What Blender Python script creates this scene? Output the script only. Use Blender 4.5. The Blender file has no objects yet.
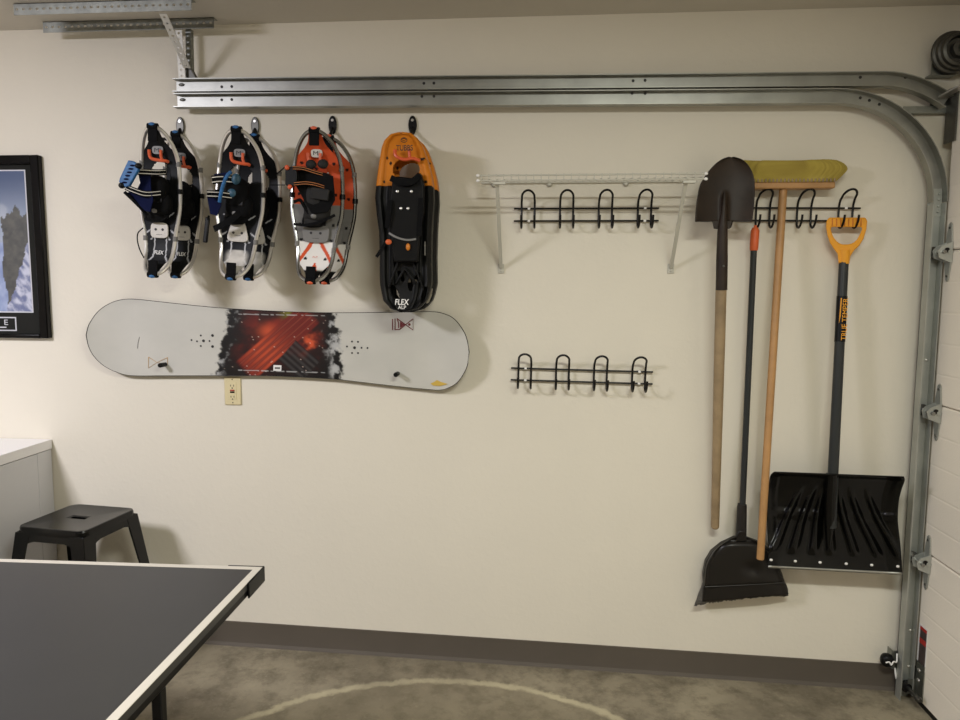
import bpy, math, random
from math import sin, cos, pi, atan, atan2, sqrt, radians, exp
from mathutils import Vector as V, Matrix
random.seed(7)
C = bpy.context.scene.collection

# ------------------------------------------------------------------ camera model (metres: x along the wall, y into it, z up)
F = 720.0
CAM = V((0, -2.85, 1.56))
YAW, PITCH, ROLL = atan(60 / F), atan(74 / F), 0.004
FW = V((-sin(YAW) * cos(PITCH), cos(YAW) * cos(PITCH), -sin(PITCH)))
R0 = V((cos(YAW), sin(YAW), 0))
U0 = R0.cross(FW)
RT = R0 * cos(ROLL) + U0 * sin(ROLL)
UP = U0 * cos(ROLL) - R0 * sin(ROLL)


def ray(px, py):
    return RT * ((px - 480) / F) - UP * ((py - 360) / F) + FW


def W(px, py, y=0.0):          # point of the photo lying on the plane at distance -y from the wall
    d = ray(px, py)
    return CAM + d * ((y - CAM.y) / d.y)


def WX(px, py, x):
    d = ray(px, py)
    return CAM + d * ((x - CAM.x) / d.x)


def WZ(px, py, z):
    d = ray(px, py)
    return CAM + d * ((z - CAM.z) / d.z)


cam = bpy.data.objects.new('camera', bpy.data.cameras.new('camera'))
C.objects.link(cam)
cam.data.sensor_width = 36
cam.data.lens = 27.0
cam.data.clip_start = 0.02
cam.matrix_world = Matrix(((RT.x, UP.x, -FW.x, CAM.x), (RT.y, UP.y, -FW.y, CAM.y), (RT.z, UP.z, -FW.z, CAM.z), (0, 0, 0, 1)))
bpy.context.scene.camera = cam


# ------------------------------------------------------------------ materials
def lin(c):
    return tuple((x / 255 / 12.92) if x / 255 <= .04045 else ((x / 255 + .055) / 1.055) ** 2.4 for x in c)


class NT:
    def __init__(s, m):
        s.t = m.node_tree
        s.t.nodes.clear()
        s.out = s.t.nodes.new('ShaderNodeOutputMaterial')
        s.b = s.t.nodes.new('ShaderNodeBsdfPrincipled')
        s.t.links.new(s.b.outputs[0], s.out.inputs[0])

    def n(s, typ, **kw):
        x = s.t.nodes.new(typ)
        for k, v in kw.items():
            setattr(x, k, v)
        return x

    def put(s, sock, v):
        if isinstance(v, (int, float)):
            sock.default_value = v
        elif isinstance(v, tuple):
            sock.default_value = v if len(v) == len(sock.default_value) else (*v, 1)
        else:
            s.t.links.new(v, sock)

    def math(s, op, a, b=0.0, clamp=False):
        x = s.n('ShaderNodeMath', operation=op, use_clamp=clamp)
        s.put(x.inputs[0], a)
        s.put(x.inputs[1], b)
        return x.outputs[0]

    def mix(s, f, a, b):
        x = s.n('ShaderNodeMix', data_type='RGBA')
        s.put(x.inputs[0], f)
        s.put(x.inputs[6], a)
        s.put(x.inputs[7], b)
        return x.outputs[2]

    def coord(s):
        return s.n('ShaderNodeTexCoord').outputs['Object']

    def noise(s, scale, detail=4, rough=.55, vec=None):
        x = s.n('ShaderNodeTexNoise')
        x.inputs['Scale'].default_value = scale
        x.inputs['Detail'].default_value = detail
        x.inputs['Roughness'].default_value = rough
        s.t.links.new(vec if vec is not None else s.coord(), x.inputs['Vector'])
        return x.outputs[0]

    def ramp(s, f, lo, hi):
        x = s.n('ShaderNodeMapRange')
        s.put(x.inputs[0], f)
        x.inputs[1].default_value = lo
        x.inputs[2].default_value = hi
        return x.outputs[0]

    def bump(s, h, strength, dist=.01):
        x = s.n('ShaderNodeBump')
        x.inputs['Strength'].default_value = strength
        x.inputs['Distance'].default_value = dist
        s.put(x.inputs['Height'], h)
        s.t.links.new(x.outputs[0], s.b.inputs['Normal'])


def mat(name, rgb, rough=.5, metal=0.0, noise=None, bump=None, spec=.5):
    m = bpy.data.materials.new(name)
    m.use_nodes = True
    t = NT(m)
    c = (*lin(rgb), 1)
    t.b.inputs['Roughness'].default_value = rough
    t.b.inputs['Metallic'].default_value = metal
    t.b.inputs['Specular IOR Level'].default_value = spec
    if noise:
        sc, amt = noise
        f = t.ramp(t.noise(sc), .3, .7)
        d = tuple(x * (1 - amt) for x in c[:3])
        b = tuple(min(1, x * (1 + amt * .5)) for x in c[:3])
        t.put(t.b.inputs['Base Color'], t.mix(f, d, b))
    else:
        t.b.inputs['Base Color'].default_value = c
    if bump:
        t.bump(t.noise(bump[0], 3), bump[1], bump[2] if len(bump) > 2 else .003)
    return m


def mat_attr(name, rough=.5, metal=0.0, bump=None, spec=.5):
    m = bpy.data.materials.new(name)
    m.use_nodes = True
    t = NT(m)
    a = t.n('ShaderNodeAttribute', attribute_name='Col')
    t.t.links.new(a.outputs['Color'], t.b.inputs['Base Color'])
    t.b.inputs['Roughness'].default_value = rough
    t.b.inputs['Metallic'].default_value = metal
    t.b.inputs['Specular IOR Level'].default_value = spec
    if bump:
        t.bump(t.noise(bump[0], 3), bump[1], .002)
    return m


def wall_mat(name, rgb):
    m = bpy.data.materials.new(name)
    m.use_nodes = True
    t = NT(m)
    v = t.coord()
    f = t.ramp(t.noise(1.3, 4, .6, v), .3, .75)
    c = lin(rgb)
    t.put(t.b.inputs['Base Color'], t.mix(f, tuple(x * .95 for x in c), c))
    t.b.inputs['Roughness'].default_value = .55
    t.b.inputs['Specular IOR Level'].default_value = .3
    h = t.math('ADD', t.ramp(t.noise(38, 3, .5, v), .45, .7), t.math('MULTIPLY', t.noise(130, 2, .5, v), .35))
    t.bump(h, .16, .0022)
    return m


M = {}
M['wall'] = wall_mat('cream_wall_paint', (224, 217, 201))
M['ceiling'] = wall_mat('ceiling_paint', (205, 199, 187))
M['rubber'] = mat('grey_rubber_base', (84, 76, 66), .72, noise=(3, .1))
M['galv'] = mat('galvanised_steel', (160, 160, 154), .42, 1.0, noise=(9, .18), bump=(60, .05))
M['galv_dull'] = mat('dull_zinc', (150, 152, 146), .42, 1.0, noise=(25, .25))
M['galv_track'] = mat('matt_galvanised_track', (176, 178, 172), .46, .65, noise=(9, .15))
M['zinc_light'] = mat('pale_zinc', (196, 194, 186), .5, .3)
M['steel_dark'] = mat('dark_steel', (95, 94, 90), .45, .9, noise=(30, .2))
M['black_metal'] = mat('black_coated_wire', (12, 10, 9), .4, spec=.3)
M['black_plastic'] = mat('black_plastic', (13, 13, 13), .4, noise=(20, .2), spec=.2)
M['black_gloss'] = mat('glossy_black_paint', (7, 7, 6), .24, spec=.28)
M['black_fabric'] = mat('black_webbing', (9, 9, 10), .85, bump=(400, .2), spec=.15)
M['grey_fabric'] = mat('dark_grey_harness', (38, 37, 36), .7, bump=(300, .2), spec=.2)
M['navy'] = mat('navy_webbing', (7, 15, 50), .8, bump=(400, .2), spec=.12)
M['blue'] = mat('blue_plastic', (46, 100, 152), .5, noise=(90, .35), spec=.3)
M['teal'] = mat('dull_teal', (40, 78, 98), .5)
M['orange_red'] = mat('orange_red_plastic', (206, 88, 48), .4)
M['orange'] = mat('orange_plastic', (204, 120, 26), .42, noise=(14, .08))
M['orange_grip'] = mat('orange_rubber_grip', (206, 92, 40), .5)
M['yellow'] = mat('yellow_orange_plastic', (232, 158, 34), .42)
M['alu'] = mat('brushed_aluminium', (214, 211, 205), .32, .85)
M['alu_dark'] = mat('grey_aluminium', (150, 150, 148), .26, 1.0)
M['white_line'] = mat('pale_thread', (215, 210, 200), .7)
M['orange_line'] = mat('orange_thread', (206, 128, 70), .7)
M['cream_plate'] = mat('pale_grey_plate', (196, 190, 180), .45, noise=(260, .12))
M['grey_plate'] = mat('mid_grey_plate', (112, 110, 106), .5)
M['white'] = mat('white_vinyl', (232, 230, 226), .4)
M['dot'] = mat('dark_recess', (30, 26, 26), .6)
M['red'] = mat('dark_red_ink', (116, 46, 48), .6)
M['tan_ink'] = mat('tan_ink', (196, 164, 124), .6)
M['gold_ink'] = mat('gold_ink', (200, 166, 70), .6)
M['almond'] = mat('almond_plastic', (214, 200, 158), .4)
M['cabinet'] = mat('white_laminate', (205, 204, 206), .45)
M['counter'] = mat('white_countertop', (236, 234, 234), .3)
M['table'] = mat('charcoal_table_top', (52, 51, 50), .42, noise=(5, .06), bump=(500, .03), spec=.45)
M['line_paint'] = mat('off_white_line_paint', (205, 198, 184), .5)
M['whitewood'] = mat('white_shelf_coating', (190, 187, 174), .45)
M['wood_old'] = mat('weathered_wood', (150, 128, 96), .6, noise=(14, .25))
M['wood'] = mat('varnished_wood', (174, 130, 80), .5, noise=(12, .2))
M['blade_steel'] = mat('dark_brown_steel', (42, 31, 22), .5, .0, noise=(16, .35), bump=(40, .1), spec=.3)
M['slate'] = mat('slate_grey_pole', (46, 48, 48), .42, spec=.3)
M['broom_plastic'] = mat('dark_grey_plastic', (38, 35, 32), .4, spec=.3)
M['dustpan'] = mat('charcoal_plastic', (28, 25, 22), .34, spec=.3)
M['bristle_grey'] = mat('grey_bristle', (84, 80, 74), .8, noise=(200, .4))
M['door'] = mat('beige_white_door_skin', (240, 232, 218), .5, bump=(120, .12))
M['label_dark'] = mat('label_dark', (70, 58, 56), .5, noise=(60, .35))
M['label_red'] = mat('label_red', (170, 40, 34), .5)
M['mat_board'] = mat('black_mat_board', (30, 30, 27), .85, spec=.2)
M['frame_black'] = mat('black_frame_lacquer', (8, 6, 6), .25, spec=.16)
M['silver_edge'] = mat('silver_edge', (200, 200, 206), .4)
M['attr'] = mat_attr('printed_plastic', .5, spec=.22)
M['attr_deck'] = mat_attr('printed_deck', .5, spec=.14)
M['attr_gloss'] = mat_attr('printed_topsheet', .32, bump=(3, .02))
M['attr_matte'] = mat_attr('printed_paper', .45)
M['attr_fiber'] = mat_attr('broom_fibre', .85, bump=(220, .5))


# ------------------------------------------------------------------ objects
def tag(o, label=None, cat=None, group=None, kind=None):
    for k, v in (('label', label), ('category', cat), ('group', group), ('kind', kind)):
        if v:
            o[k] = v
    return o


def thing(name, label, cat, loc, group=None):
    o = bpy.data.objects.new(name, None)
    o.empty_display_size = .05
    C.objects.link(o)
    o.location = loc
    return tag(o, label, cat, group)


def root_loc(p):
    while p.parent is not None:
        p = p.parent
    return V(p.location)


class MB:
    def __init__(s):
        s.v, s.f, s.c, s.mi = [], [], None, []

    def add(s, vs, fs, mi=0):
        k = len(s.v)
        s.v += [V(x) for x in vs]
        for f in fs:
            s.f.append([i + k for i in f])
            s.mi.append(mi)
        return s

    def box(s, c, size, rot=None):
        c = V(c)
        x, y, z = [d / 2 for d in size]
        vs = [V(p) for p in ((-x, -y, -z), (x, -y, -z), (x, y, -z), (-x, y, -z), (-x, -y, z), (x, -y, z), (x, y, z), (-x, y, z))]
        if rot is not None:
            vs = [rot @ p for p in vs]
        return s.add([c + p for p in vs], [(0, 3, 2, 1), (4, 5, 6, 7), (0, 1, 5, 4), (1, 2, 6, 5), (2, 3, 7, 6), (3, 0, 4, 7)])

    def span(s, a, b):
        a, b = V(a), V(b)
        return s.box((a + b) / 2, [abs(b[i] - a[i]) for i in range(3)])

    def bar(s, a, b, up, w, t):           # flat bar a->b, width w along the cross direction, thickness t along up
        a, b, up = V(a), V(b), V(up)
        d = (b - a).normalized()
        side = d.cross(up).normalized() * (w / 2)
        n = side.cross(d).normalized() * (t / 2)
        vs = [a - side - n, a + side - n, a + side + n, a - side + n, b - side - n, b + side - n, b + side + n, b - side + n]
        return s.add(vs, [(0, 1, 2, 3), (7, 6, 5, 4), (0, 4, 5, 1), (1, 5, 6, 2), (2, 6, 7, 3), (3, 7, 4, 0)])

    def tube(s, pts, r, seg=8, closed=False):
        pts = [V(p) for p in pts]
        n = len(pts)
        rr = r if isinstance(r, (list, tuple)) else [r] * n
        tang = []
        for i in range(n):
            if closed:
                t = pts[(i + 1) % n] - pts[i - 1]
            else:
                t = pts[min(i + 1, n - 1)] - pts[max(i - 1, 0)]
            tang.append(t.normalized() if t.length > 1e-9 else V((0, 0, 1)))
        a = V((0, 0, 1)) if abs(tang[0].z) < .9 else V((1, 0, 0))
        nx = tang[0].cross(a).normalized()
        vs = []
        for i in range(n):
            nx = (nx - tang[i] * nx.dot(tang[i])).normalized()
            ny = tang[i].cross(nx)
            for k in range(seg):
                q = 2 * pi * k / seg
                vs.append(pts[i] + (nx * cos(q) + ny * sin(q)) * rr[i])
        fs = []
        for i in range(n if closed else n - 1):
            j = (i + 1) % n
            for k in range(seg):
                l = (k + 1) % seg
                fs.append((i * seg + k, i * seg + l, j * seg + l, j * seg + k))
        if not closed:
            fs.append(tuple(range(seg))[::-1])
            fs.append(tuple((n - 1) * seg + k for k in range(seg)))
        return s.add(vs, fs)

    def prism(s, poly, vec):
        poly = [V(p) for p in poly]
        vec = V(vec)
        n = len(poly)
        fs = [tuple(range(n)), tuple(range(2 * n - 1, n - 1, -1))]
        for i in range(n):
            j = (i + 1) % n
            fs.append((j, i, n + i, n + j))
        return s.add(poly + [p + vec for p in poly], fs)

    def lathe(s, o, axis, prof, seg=20):
        o, axis = V(o), V(axis).normalized()
        a = V((0, 0, 1)) if abs(axis.z) < .9 else V((1, 0, 0))
        x = axis.cross(a).normalized()
        y = axis.cross(x)
        vs = []
        for r, h in prof:
            for k in range(seg):
                q = 2 * pi * k / seg
                vs.append(o + axis * h + (x * cos(q) + y * sin(q)) * r)
        fs = []
        for i in range(len(prof) - 1):
            for k in range(seg):
                l = (k + 1) % seg
                fs.append((i * seg + k, i * seg + l, (i + 1) * seg + l, (i + 1) * seg + k))
        fs.append(tuple(range(seg))[::-1])
        fs.append(tuple((len(prof) - 1) * seg + k for k in range(seg)))
        return s.add(vs, fs)

    def ball(s, c, r, nu=12, nv=8, power=1.0):
        c = V(c)
        vs = []
        for j in range(1, nv):
            t = pi * j / nv - pi / 2
            for i in range(nu):
                q = 2 * pi * i / nu
                p = V((cos(t) * cos(q), cos(t) * sin(q), sin(t)))
                p = V([math.copysign(abs(x) ** power, x) for x in p])
                vs.append(c + V((p.x * r[0], p.y * r[1], p.z * r[2])))
        vs += [c - V((0, 0, r[2])), c + V((0, 0, r[2]))]
        fs = []
        for j in range(nv - 2):
            for i in range(nu):
                k = (i + 1) % nu
                fs.append((j * nu + i, j * nu + k, (j + 1) * nu + k, (j + 1) * nu + i))
        b = len(vs) - 2
        for i in range(nu):
            k = (i + 1) % nu
            fs.append((b, k, i))
            fs.append((b + 1, (nv - 2) * nu + i, (nv - 2) * nu + k))
        return s.add(vs, fs)

    def ribbon(s, pts, side, w, t=.002):
        pts = [V(p) for p in pts]
        n = len(pts)
        vs = []
        for i in range(n):
            d = (pts[min(i + 1, n - 1)] - pts[max(i - 1, 0)]).normalized()
            sd = V(side)
            sd = (sd - d * sd.dot(d)).normalized() * (w / 2)
            nn = d.cross(sd).normalized() * (t / 2)
            vs += [pts[i] - sd - nn, pts[i] + sd - nn, pts[i] + sd + nn, pts[i] - sd + nn]
        fs = [(0, 1, 2, 3), tuple(4 * (n - 1) + k for k in (3, 2, 1, 0))]
        for i in range(n - 1):
            for k in range(4):
                l = (k + 1) % 4
                fs.append((4 * i + k, 4 * (i + 1) + k, 4 * (i + 1) + l, 4 * i + l))
        return s.add(vs, fs)

    def grid(s, nu, nv, fn, col=None, keep=None):   # fn(a,b)->V, a,b in 0..1
        k = len(s.v)
        cs = []
        for j in range(nv + 1):
            for i in range(nu + 1):
                a, b = i / nu, j / nv
                s.v.append(V(fn(a, b)))
                if col:
                    cs.append(col(a, b))
        for j in range(nv):
            for i in range(nu):
                if keep and not keep((i + .5) / nu, (j + .5) / nv):
                    continue
                q = k + j * (nu + 1) + i
                s.f.append([q, q + 1, q + nu + 2, q + nu + 1])
                s.mi.append(0)
        if col:
            s.c = (s.c or []) + cs
        return s

    def build(s, name, m, parent=None, smooth=35, bevel=0, solid=0, label=None, off=-1):
        o0 = root_loc(parent) if parent is not None else V((0, 0, 0))
        me = bpy.data.meshes.new(name)
        me.from_pydata([tuple(p - o0) for p in s.v], [], s.f)
        for mm in (m if isinstance(m, (list, tuple)) else [m]):
            me.materials.append(M[mm] if isinstance(mm, str) else mm)
        if any(s.mi):
            me.polygons.foreach_set('material_index', s.mi)
        if s.c:
            a = me.color_attributes.new('Col', 'FLOAT_COLOR', 'POINT')
            flat = []
            for c in s.c:
                flat += [*c, 1.0]
            a.data.foreach_set('color', flat)
        me.validate()
        me.update()
        if smooth:
            me.shade_smooth()
            me.set_sharp_from_angle(angle=radians(smooth))
        o = bpy.data.objects.new(name, me)
        C.objects.link(o)
        if parent is not None:
            o.parent = parent
        if solid:
            q = o.modifiers.new('thickness', 'SOLIDIFY')
            q.thickness = solid
            q.offset = off
        if bevel:
            q = o.modifiers.new('bevel', 'BEVEL')
            q.width = bevel
            q.segments = 2
            q.limit_method = 'ANGLE'
        if label:
            o['label'] = label
        return o


def solo(mb, name, m, label, cat, group=None, at=None, **kw):    # a thing that is one mesh, origin on itself
    o0 = V(at) if at is not None else mb.v[0].copy()
    mb.v = [p - o0 for p in mb.v]
    o = mb.build(name, m, None, **kw)
    o.location = o0
    return tag(o, label, cat, group)


def struct(mb, name, m, parent=None, **kw):
    o = mb.build(name, m, parent, **kw)
    if parent is None:
        o['kind'] = 'structure'
    return o


def dup(root, move=(0, 0, 0), label=None, skip=()):
    r = root.copy()
    C.objects.link(r)
    r.location = V(root.location) + V(move)
    if label:
        r['label'] = label
    for ch in list(root.children):
        if ch.name.split('.')[0] in skip:
            continue
        c = ch.copy()
        C.objects.link(c)
        c.parent = r
        for g in list(ch.children):
            d = g.copy()
            C.objects.link(d)
            d.parent = c
    return r


def text(body, name, m, parent, at, right, up, width=None, height=None, align='CENTER', thick=.0004, shear=0.0, label=None, bold=0.0):
    cu = bpy.data.curves.new(name, 'FONT')
    cu.body = body
    cu.align_x = align
    cu.align_y = 'CENTER'
    cu.shear = shear
    cu.size = 1
    cu.extrude = 0
    cu.offset = bold
    t = bpy.data.objects.new(name, cu)
    C.objects.link(t)
    bpy.context.view_layer.update()
    dg = bpy.context.evaluated_depsgraph_get()
    me = bpy.data.meshes.new_from_object(t.evaluated_get(dg))
    bpy.data.objects.remove(t)
    xs = [v.co.x for v in me.vertices]
    ys = [v.co.y for v in me.vertices]
    w0, h0 = max(xs) - min(xs), max(ys) - min(ys)
    cx, cy = (max(xs) + min(xs)) / 2, (max(ys) + min(ys)) / 2
    sx = (width / w0) if width else height / h0
    sy = (height / h0) if height else sx
    right, up, at = V(right).normalized(), V(up).normalized(), V(at)
    nrm = right.cross(up)
    o0 = root_loc(parent)
    for v in me.vertices:
        v.co = at - o0 + right * ((v.co.x - cx) * sx) + up * ((v.co.y - cy) * sy) + nrm * thick
    me.materials.clear()
    me.materials.append(M[m])
    o = bpy.data.objects.new(name, me)
    C.objects.link(o)
    o.parent = parent
    if label:
        o['label'] = label
    return o


def spline(pts, n=6, closed=False):
    pts = [V(p) for p in pts]
    k = len(pts)
    out = []
    for i in range(k if closed else k - 1):
        if closed:
            p0, p1, p2, p3 = pts[i - 1], pts[i], pts[(i + 1) % k], pts[(i + 2) % k]
        else:
            p0, p1, p2, p3 = pts[max(i - 1, 0)], pts[i], pts[i + 1], pts[min(i + 2, k - 1)]
        for j in range(n):
            t = j / n
            out.append(.5 * (2 * p1 + (p2 - p0) * t + (2 * p0 - 5 * p1 + 4 * p2 - p3) * t * t + (3 * p1 - p0 - 3 * p2 + p3) * t ** 3))
    if not closed:
        out.append(pts[-1])
    return out


def interp(tab, x):
    if x <= tab[0][0]:
        return tab[0][1]
    for (a, p), (b, q) in zip(tab, tab[1:]):
        if x <= b:
            t = (x - a) / (b - a)
            return p + (q - p) * t
    return tab[-1][1]


def sinterp(tab, x):            # smooth interpolation
    if x <= tab[0][0]:
        return tab[0][1]
    n = len(tab)
    for i in range(n - 1):
        a, p = tab[i]
        b, q = tab[i + 1]
        if x <= b:
            ma = (q - tab[i - 1][1]) / (b - tab[i - 1][0]) if i > 0 else (q - p) / (b - a)
            mb_ = (tab[i + 2][1] - p) / (tab[i + 2][0] - a) if i + 2 < n else (q - p) / (b - a)
            h = b - a
            t = (x - a) / h
            return (2 * t ** 3 - 3 * t * t + 1) * p + (t ** 3 - 2 * t * t + t) * h * ma + (3 * t * t - 2 * t ** 3) * q + (t ** 3 - t * t) * h * mb_
    return tab[-1][1]


def h2(i, j, k=0):
    x = sin(i * 127.1 + j * 311.7 + k * 74.7) * 43758.5453
    return x - math.floor(x)


def vn(x, y, k=0):
    i, j = math.floor(x), math.floor(y)
    fx, fy = x - i, y - j
    fx, fy = fx * fx * (3 - 2 * fx), fy * fy * (3 - 2 * fy)
    a = h2(i, j, k) * (1 - fx) + h2(i + 1, j, k) * fx
    b = h2(i, j + 1, k) * (1 - fx) + h2(i + 1, j + 1, k) * fx
    return a * (1 - fy) + b * fy


def fbm(x, y, k=0, o=4):
    s, a, t = 0, .5, 0
    for q in range(o):
        s += a * vn(x, y, k + q)
        t += a
        a *= .5
        x, y = x * 2.03 + 3.1, y * 2.03 + 1.7
    return s / t


def mixc(a, b, t):
    t = min(1, max(0, t))
    return tuple(x + (y - x) * t for x, y in zip(a, b))


def sst(a, b, x):
    t = min(1, max(0, (x - a) / (b - a)))
    return t * t * (3 - 2 * t)


# ------------------------------------------------------------------ the room
ZC = 2.576                                   # ceiling height
def zf(x):                                   # the slab falls gently towards the garage door
    return -.022 * x


XR, XD = 1.512, 1.463                          # right wall, door face
XL, YB = -4.2, -5.6
struct(MB().span((XL - .1, 0, -.15), (XR + .1, .1, ZC + .1)), 'wall_back', 'wall')
struct(MB().span((XR + .045, YB, -.15), (XR + .15, 0, 2.3)).span((XR, YB, 2.27), (XR + .15, 0, ZC)).span((XR, -.06, -.15), (XR + .045, 0, 2.27)), 'wall_right', 'wall')
struct(MB().span((XL - .1, YB, -.15), (XL, 0, ZC)), 'wall_left', 'wall')
struct(MB().span((XL - .1, YB - .1, -.15), (XR + .1, YB, ZC)), 'wall_front', 'wall')
struct(MB().span((XL - .1, YB - .1, ZC), (XR + .15, .1, ZC + .1)), 'ceiling', 'ceiling')

# concrete floor with a pale curved stain
AC = [WZ(x, y, zf(0)) for x, y in ((262, 719), (393, 686), (545, 694))]
def circ(a, b, c):
    ax, ay, bx, by, cx, cy = a.x, a.y, b.x, b.y, c.x, c.y
    d = 2 * (ax * (by - cy) + bx * (cy - ay) + cx * (ay - by))
    ux = ((ax * ax + ay * ay) * (by - cy) + (bx * bx + by * by) * (cy - ay) + (cx * cx + cy * cy) * (ay - by)) / d
    uy = ((ax * ax + ay * ay) * (cx - bx) + (bx * bx + by * by) * (ax - cx) + (cx * cx + cy * cy) * (bx - ax)) / d
    return ux, uy, sqrt((ax - ux) ** 2 + (ay - uy) ** 2)
acx, acy, acr = circ(*AC)
fm = bpy.data.materials.new('stained_concrete')
fm.use_nodes = True
t = NT(fm)
vv = t.coord()
sep = t.n('ShaderNodeSeparateXYZ')
t.t.links.new(vv, sep.inputs[0])
n1 = t.noise(2.2, 6, .62, vv)
n2 = t.noise(11, 6, .7, vv)
n3 = t.noise(60, 3, .6, vv)
col = t.mix(t.ramp(n1, .35, .68), lin((112, 103, 86)), lin((152, 142, 120)))
col = t.mix(t.math('MULTIPLY', t.ramp(n2, .45, .68), .75), col, lin((86, 78, 62)))
col = t.mix(t.math('MULTIPLY', t.ramp(n3, .6, .8), .35), col, lin((170, 162, 142)))
dx = t.math('SUBTRACT', sep.outputs[0], acx)
dy = t.math('SUBTRACT', sep.outputs[1], acy)
rr = t.math('SQRT', t.math('ADD', t.math('MULTIPLY', dx, dx), t.math('MULTIPLY', dy, dy)))
rr = t.math('ADD', rr, t.math('MULTIPLY', t.math('SUBTRACT', n2, .5), .07))
dd = t.math('ABSOLUTE', t.math('SUBTRACT', rr, acr))
arc = t.math('SUBTRACT', 1.0, t.ramp(dd, .008, .024))
arc = t.math('MULTIPLY', arc, t.math('ADD', t.math('MULTIPLY', t.ramp(n1, .3, .6), .5), t.math('MULTIPLY', n2, .7)), clamp=True)
ins = t.math('MULTIPLY', t.math('SUBTRACT', 1.0, t.ramp(rr, acr - .02, acr)), .3)
col = t.mix(ins, col, lin((118, 108, 84)))
col = t.mix(arc, col, lin((186, 176, 146)))
t.put(t.b.inputs['Base Color'], col)
t.put(t.b.inputs['Roughness'], t.math('ADD', .45, t.math('MULTIPLY', n2, .3)))
t.bump(n2, .12, .004)
M['floor'] = fm
fl = MB().add([(XL - .1, YB - .1, zf(XL - .1)), (XR + .15, YB - .1, zf(XR + .15)), (XR + .15, .1, zf(XR + .15)), (XL - .1, .1, zf(XL - .1)),
               (XL - .1, YB - .1, -.3), (XR + .15, YB - .1, -.3), (XR + .15, .1, -.3), (XL - .1, .1, -.3)],
              [(0, 1, 2, 3), (7, 6, 5, 4), (0, 4, 5, 1), (1, 5, 6, 2), (2, 6, 7, 3), (3, 7, 4, 0)])
struct(fl, 'floor', 'floor')

# vinyl cove base, lower edge flared on to the slab
prof = [(0, .103), (-.004, .101), (-.005, .03), (-.008, .012), (-.016, .004), (-.018, 0), (0, 0)]
bb = MB()
xa, xb = XL, XR
vs = []
for x in (xa, xb):
    vs += [(x, y, z + zf(x)) for y, z in prof]
k = len(prof)
bb.add(vs, [tuple(range(k))[::-1], tuple(range(k, 2 * k))] + [(i, (i + 1) % k, k + (i + 1) % k, k + i) for i in range(k)])
struct(bb, 'baseboard_back', 'rubber')

# ------------------------------------------------------------------ garage door
ye = -.073                                    # near-wall edge of the door
seams = [zf(1.5) + .02, .565, 1.13, 1.695, 2.265]
d1 = bpy.data.objects.new('door_1', None)
C.objects.link(d1)
d1.location = (XD, ye, zf(1.5))
tag(d1, 'pale beige sectional garage door at the right edge', 'garage door', None, 'structure')
for a, b in zip(seams, seams[1:]):
    q = MB()
    yy0, yy1 = -4.6, ye
    h = b - a
    pr = [(0, a + .002), (0, b - .002)]
    # front skin with four shallow horizontal ribs
    zz = [(a + .0015, .006), (a + .006, 0)]
    for r in range(1, 5):
        zc = a + h * r / 5
        zz += [(zc - .006, 0), (zc, .0008), (zc + .006, 0)]
    zz += [(b - .006, 0), (b - .0015, .006)]
    n = len(zz)
    vs = [(XD + d, yy0, z) for z, d in zz] + [(XD + d, yy1, z) for z, d in zz] + [(XD + .042, yy0, z) for z, d in zz] + [(XD + .042, yy1, z) for z, d in zz]
    fs = []
    for i in range(n - 1):
        fs += [(n + i, i, i + 1, n + i + 1), (2 * n + i, 3 * n + i, 3 * n + i + 1, 2 * n + i + 1),
               (n + i, n + i + 1, 3 * n + i + 1, 3 * n + i), (i, 2 * n + i, 2 * n + i + 1, i + 1)]
    fs += [(0, n, 3 * n, 2 * n), (n - 1, 3 * n - 1, 4 * n - 1, 2 * n - 1)]
    q.add(vs, fs).build('section', 'door', d1, smooth=0)
MB().span((XD + .005, -4.6, zf(1.5)), (XD + .04, ye, zf(1.5) + .022)).build('bottom_seal', 'black_plastic', d1)

# the track: lower rail bends down to the floor, upper rail runs to the door head
yT = -.082                                     # open (lip) side towards the room
yW = -.045                                    # web towards the side wall
def rail(path, h, lip=.0032, th=.0022):       # C channel swept along a path in the x-z plane, profile: (s across, y)
    pr = [(-h / 2 + lip, yT), (-h / 2, yT), (-h / 2, yW), (h / 2, yW), (h / 2, yT), (h / 2 - lip, yT)]
    # slight groove in the web makes the double highlight of rolled track
    inn = [(-h / 2 + lip, yT + th), (-h / 2 + th, yT + th), (-h / 2 + th, yW - th), (h / 2 - th, yW - th), (h / 2 - th, yT + th), (h / 2 - lip, yT + th)]
    loop = pr + inn[::-1]
    m = len(loop)
    vs = []
    for i, p in enumerate(path):
        d = (path[min(i + 1, len(path) - 1)] - path[max(i - 1, 0)]).normalized()
        nrm = V((-d.z, 0, d.x))
        vs += [V((p.x, y, p.z)) + nrm * s_ for s_, y in loop]
    fs = []
    for i in range(len(path) - 1):
        for k in range(m):
            l = (k + 1) % m
            fs.append((i * m + k, i * m + l, (i + 1) * m + l, (i + 1) * m + k))
    fs.append(tuple(range(m))[::-1])
    fs.append(tuple((len(path) - 1) * m + k for k in range(m)))
    return MB().add(vs, fs)


def PT(px, py):
    return W(px, py, yT)


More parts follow.
